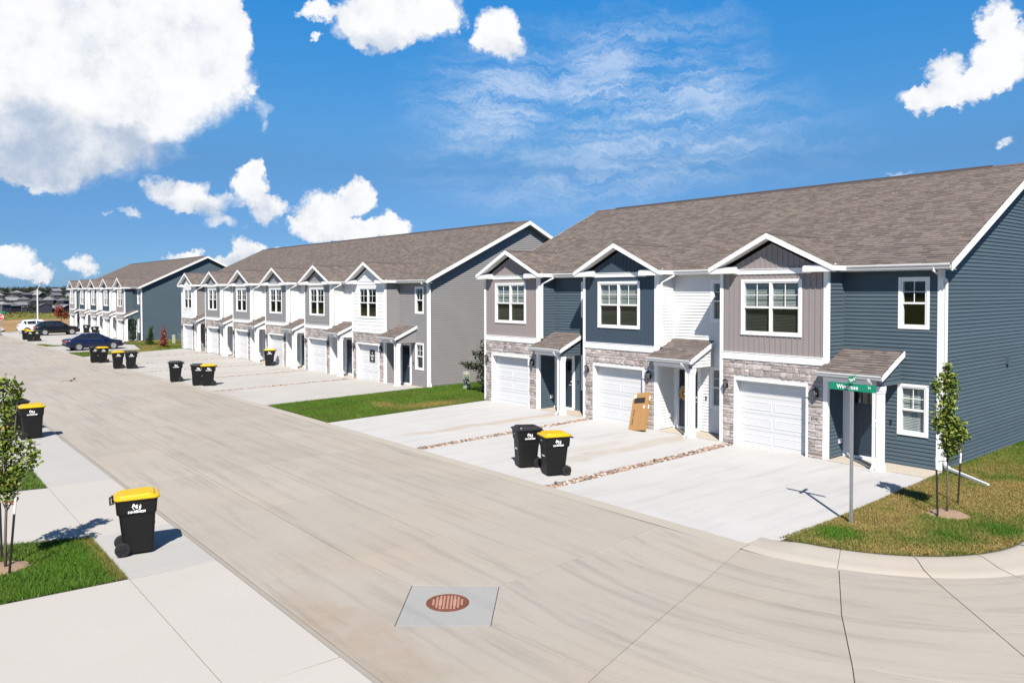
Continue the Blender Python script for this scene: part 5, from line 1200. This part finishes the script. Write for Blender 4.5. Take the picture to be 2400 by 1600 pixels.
    for (ya, yb, nm) in ((RF[-2][0]+.06, RF[-1][0]-.10, 'windshield'), (RF[1][0]-.06, RF[0][0]+.10, 'rear_window')):
        g_ = MB(); pts = []
        for (y, j) in ((ya, 2), (yb, 2)):
            x, z = at(y, 2); pts += [(x*.96, y, z+.010)] if j else []
        x0_, z0_ = at(ya, 2); x1_, z1_ = at(yb, 2); g_.poly([(-x0_*.98, ya, z0_+.012), (x0_*.98, ya, z0_+.012), (x1_*1.05, yb, z1_+.012), (-x1_*1.05, yb, z1_+.012)]); g_.build(nm, carglass, C_)
    b_ = MB(); b_.box(-.62, .62, ST[-1][0]-.03, ST[-1][0]+.02, ST[-1][1]+.02, ST[-1][1]+.14); b_.build('grille', black, C_)
    b_ = MB(); b_.box(-.75, .75, ST[0][0]-.015, ST[0][0]+.06, ST[0][1], ST[0][1]+.10); b_.build('rear_bumper', rubber, C_)
    return C_
cp_ = gp(-44.6, -6.72); c_ = car('parked_sedan', 'dark blue sedan parked on the concrete pad beside the lawn', cp_+Vector((0, 0, .014)), carmat('car_blue', (.004, .008, .034)), False); c_.rotation_euler = (0, 0, .06)
cp_ = gp(-71.9, -5.0); c_ = car('parked_suv', 'black estate car parked nose-in on the far driveway', cp_+Vector((0, 0, .012)), carmat('car_black', (.003, .003, .004)), True); c_.rotation_euler = (0, 0, .02)
cp_ = gp(-77.6, -5.9); c_ = car('parked_suv', 'white car parked behind the black car on the far driveway', cp_+Vector((0, 0, .012)), carmat('car_white', (.62, .62, .62)), True); c_.rotation_euler = (0, 0, -.02)
# ---- street lamp, stop sign
p = gp(-121, .16); lp = empty('street_lamp', p); tag(lp, 'tall grey street lamp with angled arm before the field', 'street lamp')
m = MB(); m.tube([(0, 0, -.3), (0, 0, 2.5), (0, 0, 5.65)], [.13, .115, .095], 8); m.build('pole', gutterm, lp); m = MB(); m.tube([(0, 0, 5.6), (.05, .3, 6.2), (.06, .55, 6.7)], [.10, .075, .06], 6); m.build('arm', galv, lp); m = MB(); m.obox((.06, .68, 6.82), (.12, 0, 0), (0, .26, .16), (0, -.03, .06)); m.build('lamp_head', galv, lp)
p = gp(-78.5, -9.65); sp_ = empty('stop_sign', p); tag(sp_, 'red stop sign with a green street name plate at the far corner', 'sign')
redm = pmat('sign_red', (.42, .012, .018), .4, .04, 6)
m = MB(); m.tube([(0, 0, -.2), (0, 0, 2.75)], .04, 6); m.build('post', galv, sp_)
ax = math.pi/8; o8 = [Vector((.02, .38*math.cos(ax+k*math.pi/4), 2.05+.38*math.sin(ax+k*math.pi/4))) for k in range(8)]; m = MB(); m.prism(o8, (.02, 0, 0)); m.build('border_plate', logow, sp_)
o8 = [Vector((.042, .34*math.cos(ax+k*math.pi/4), 2.05+.34*math.sin(ax+k*math.pi/4))) for k in range(8)]; m = MB(); m.prism(o8, (.006, 0, 0)); pl8 = m.build('octagon', redm, sp_)
inst('lettering', text_mesh('lettering', 'STOP', .26, logow, .001, .006), pl8, (.0495, 0, 2.05), (math.pi/2, 0, math.pi/2))
m = MB(); m.box(-.012, .012, -.55, .55, 2.50, 2.72); m.build('name_plate', signg, sp_)
# ---- fallen twig on the street
p = gp(-20.3, -12.85); tw = empty('twig', p+Vector((0, 0, .012))); tag(tw, 'small dry leafy twig lying on the street', 'twig'); m = MB(); m.tube([(-.3, -.25, .01), (0, 0, .02), (.25, .22, .05)], [.012, .01, .006], 5); m.build('stem', bark, tw)
V, Q, C_ = leaves([(.18, .16, .06, .16, .12, .05, 1)], 24, .12, ((.10, .04, .02), (.22, .10, .05)), 3); inst('dry_leaves', np_mesh('dry_leaves', V, Q, leafm, C_), tw)
# ---- far neighbourhood on the rise
hw_ = [pmat('far_wall_%d' % i, c, .8, .08, .3) for i, c in enumerate([(.028, .031, .042), (.045, .048, .06), (.020, .022, .030), (.085, .085, .09), (.035, .03, .032)])]
hr_ = [pmat('far_roof_%d' % i, c, .9, .12, .4) for i, c in enumerate([(.085, .09, .105), (.13, .135, .15), (.06, .063, .075), (.17, .17, .18)])]
hwin = pmat('far_window', (.02, .024, .03), .15, 0, 1, spec=.6)
rr2 = random.Random(11)
def at_depth(u, v, d): 
    q = R2*((u-PCX)/FPX)-U2*((v-PCY)/FPX)+F2; return CAM+q*d
def house(p, w, d, hgt, rh, rz, label, hip):
    wi_, ri_ = rr2.randrange(len(hw_)), rr2.randrange(len(hr_)); wm = hw_[wi_]; rm = hr_[ri_]
    H = empty('house', p, rz); tag(H, '%s house, %s walls, %s %s roof, %s' % ('small' if w < 10.5 else ('wide' if w > 12.2 else 'middling'), ('slate', 'bluish', 'black', 'pale', 'brown')[wi_], ('grey', 'light', 'dark', 'silvery')[ri_], 'hipped' if hip else 'gabled', label), 'house', 'houses on the far rise')
    m = MB(); m.box(-w/2, w/2, -d/2, d/2, -3, hgt)
    if not hip: m.prism([(-w/2, -d/2, hgt), (w/2, -d/2, hgt), (0, -d/2, hgt+rh*.96)], (0, d, 0))
    m.build('wall', wm, H)
    r = MB(); e = .5; k = rh/(w/2)
    if hip:
        i = r.add([(-w/2-e, -d/2-e, hgt-.2), (w/2+e, -d/2-e, hgt-.2), (w/2+e, d/2+e, hgt-.2), (-w/2-e, d/2+e, hgt-.2), (0, -d/2+w*.35, hgt+rh), (0, d/2-w*.35, hgt+rh)]) if d > w*.75 else r.add([(-w/2-e, -d/2-e, hgt-.2), (w/2+e, -d/2-e, hgt-.2), (w/2+e, d/2+e, hgt-.2), (-w/2-e, d/2+e, hgt-.2), (0, -.3, hgt+rh), (0, .3, hgt+rh)])
        r.faces(0, [(0, 1, 4), (1, 2, 5, 4), (2, 3, 5), (3, 0, 4, 5), (3, 2, 1, 0)])
    else:
        for s in (1, -1): r.prism([(0, -d/2-e, hgt+rh+.1), (s*(w/2+e), -d/2-e, hgt-e*k+.1), (s*(w/2+e), d/2+e, hgt-e*k+.1), (0, d/2+e, hgt+rh+.1)], (0, 0, -.18))
    r.build('roof', rm, H)
    for (x, z) in [(-w*.3, hgt-1.6), (w*.05, hgt-1.6), (w*.32, hgt-1.6), (-w*.28, hgt-4.4), (w*.25, hgt-4.4)]:
        g_ = MB(); g_.box(x-.7, x+.7, -d/2-.05, -d/2+.02, z-.7, z+.7); g_.build('window', hwin, H)
    for y in (-d*.25, d*.25):
        g_ = MB(); g_.box(w/2-.02, w/2+.05, y-.7, y+.7, hgt-2.3, hgt-.9); g_.build('window', hwin, H)
kinds = ['hip-roofed', 'gabled']; tn = {0: 'at the foot of the far rise', 1: 'on the lower slope of the far rise', 2: 'on the upper slope of the far rise', 3: 'under the trees topping the rise'}
for row, (d, v, step) in enumerate([(700, 728, 27), (790, 714, 30), (880, 702, 33), (965, 692, 38)]):
    u = -110+rr2.uniform(0, 20)
    while u < 178:
        dd = d+rr2.uniform(-25, 25); p = at_depth(u, v+rr2.uniform(-3, 3), dd); hip = rr2.random() < .5
        house(p, rr2.uniform(9, 13.5), rr2.uniform(9, 13), rr2.uniform(3.6, 5.4), rr2.uniform(2.2, 3.2), -YAW+rr2.choice((0, math.pi/2, .5, 1.1, -.6))+rr2.uniform(-.15, .15), tn[row], hip)
        u += step*rr2.uniform(.75, 1.3)
el_ = []; 
for k in range(260):
    row = rr2.random()
    if row < .45: u, v, d, s = rr2.uniform(-140, 200), rr2.uniform(686, 692), rr2.uniform(990, 1060), rr2.uniform(3.2, 5.6)
    else: u, d = rr2.uniform(-140, 190), rr2.uniform(690, 970); v = float(np.interp(d, [690, 790, 880, 970], [730, 716, 704, 694])); s = rr2.uniform(1.6, 3.4)
    p = at_depth(u, v, d)
    for j in range(3): el_.append((p.x+rr2.uniform(-.5, .5)*s, p.y+rr2.uniform(-.5, .5)*s, p.z+s*rr2.uniform(.6, 1.5), s*.75, s*.75, s*.7, s*s))
V, Q, C_ = leaves(el_, 40000, 1.3, ((.014, .022, .010), (.042, .050, .018), (.10, .07, .03)), 77); tag(inst('woodland', np_mesh('woodland', V, Q, leafm, C_)), 'dark green trees along and between the far houses', 'trees', kind='stuff')
el_ = []
for k in range(90):
    u, d = rr2.uniform(-60, 190), rr2.uniform(150, 232); p = at_depth(u, 684.5+5.2*FPX/d, d)
    el_.append((p.x, p.y, h(p.x)+.12, rr2.uniform(1, 3), rr2.uniform(1, 3), .25, 1))
for k in range(26):
    u, d = rr2.uniform(110, 185), rr2.uniform(300, 420); p = at_depth(u, 724, d); el_.append((p.x, p.y, h(p.x)+2.5, 4, 4, 3.5, 6))
V, Q, C_ = leaves(el_, 2600, .35, ((.06, .075, .010), (.15, .135, .022), (.18, .12, .04)), 78); tag(inst('field_weeds', np_mesh('field_weeds', V, Q, leafm, C_)), 'yellow green weeds standing in the far field', 'weeds', kind='stuff')
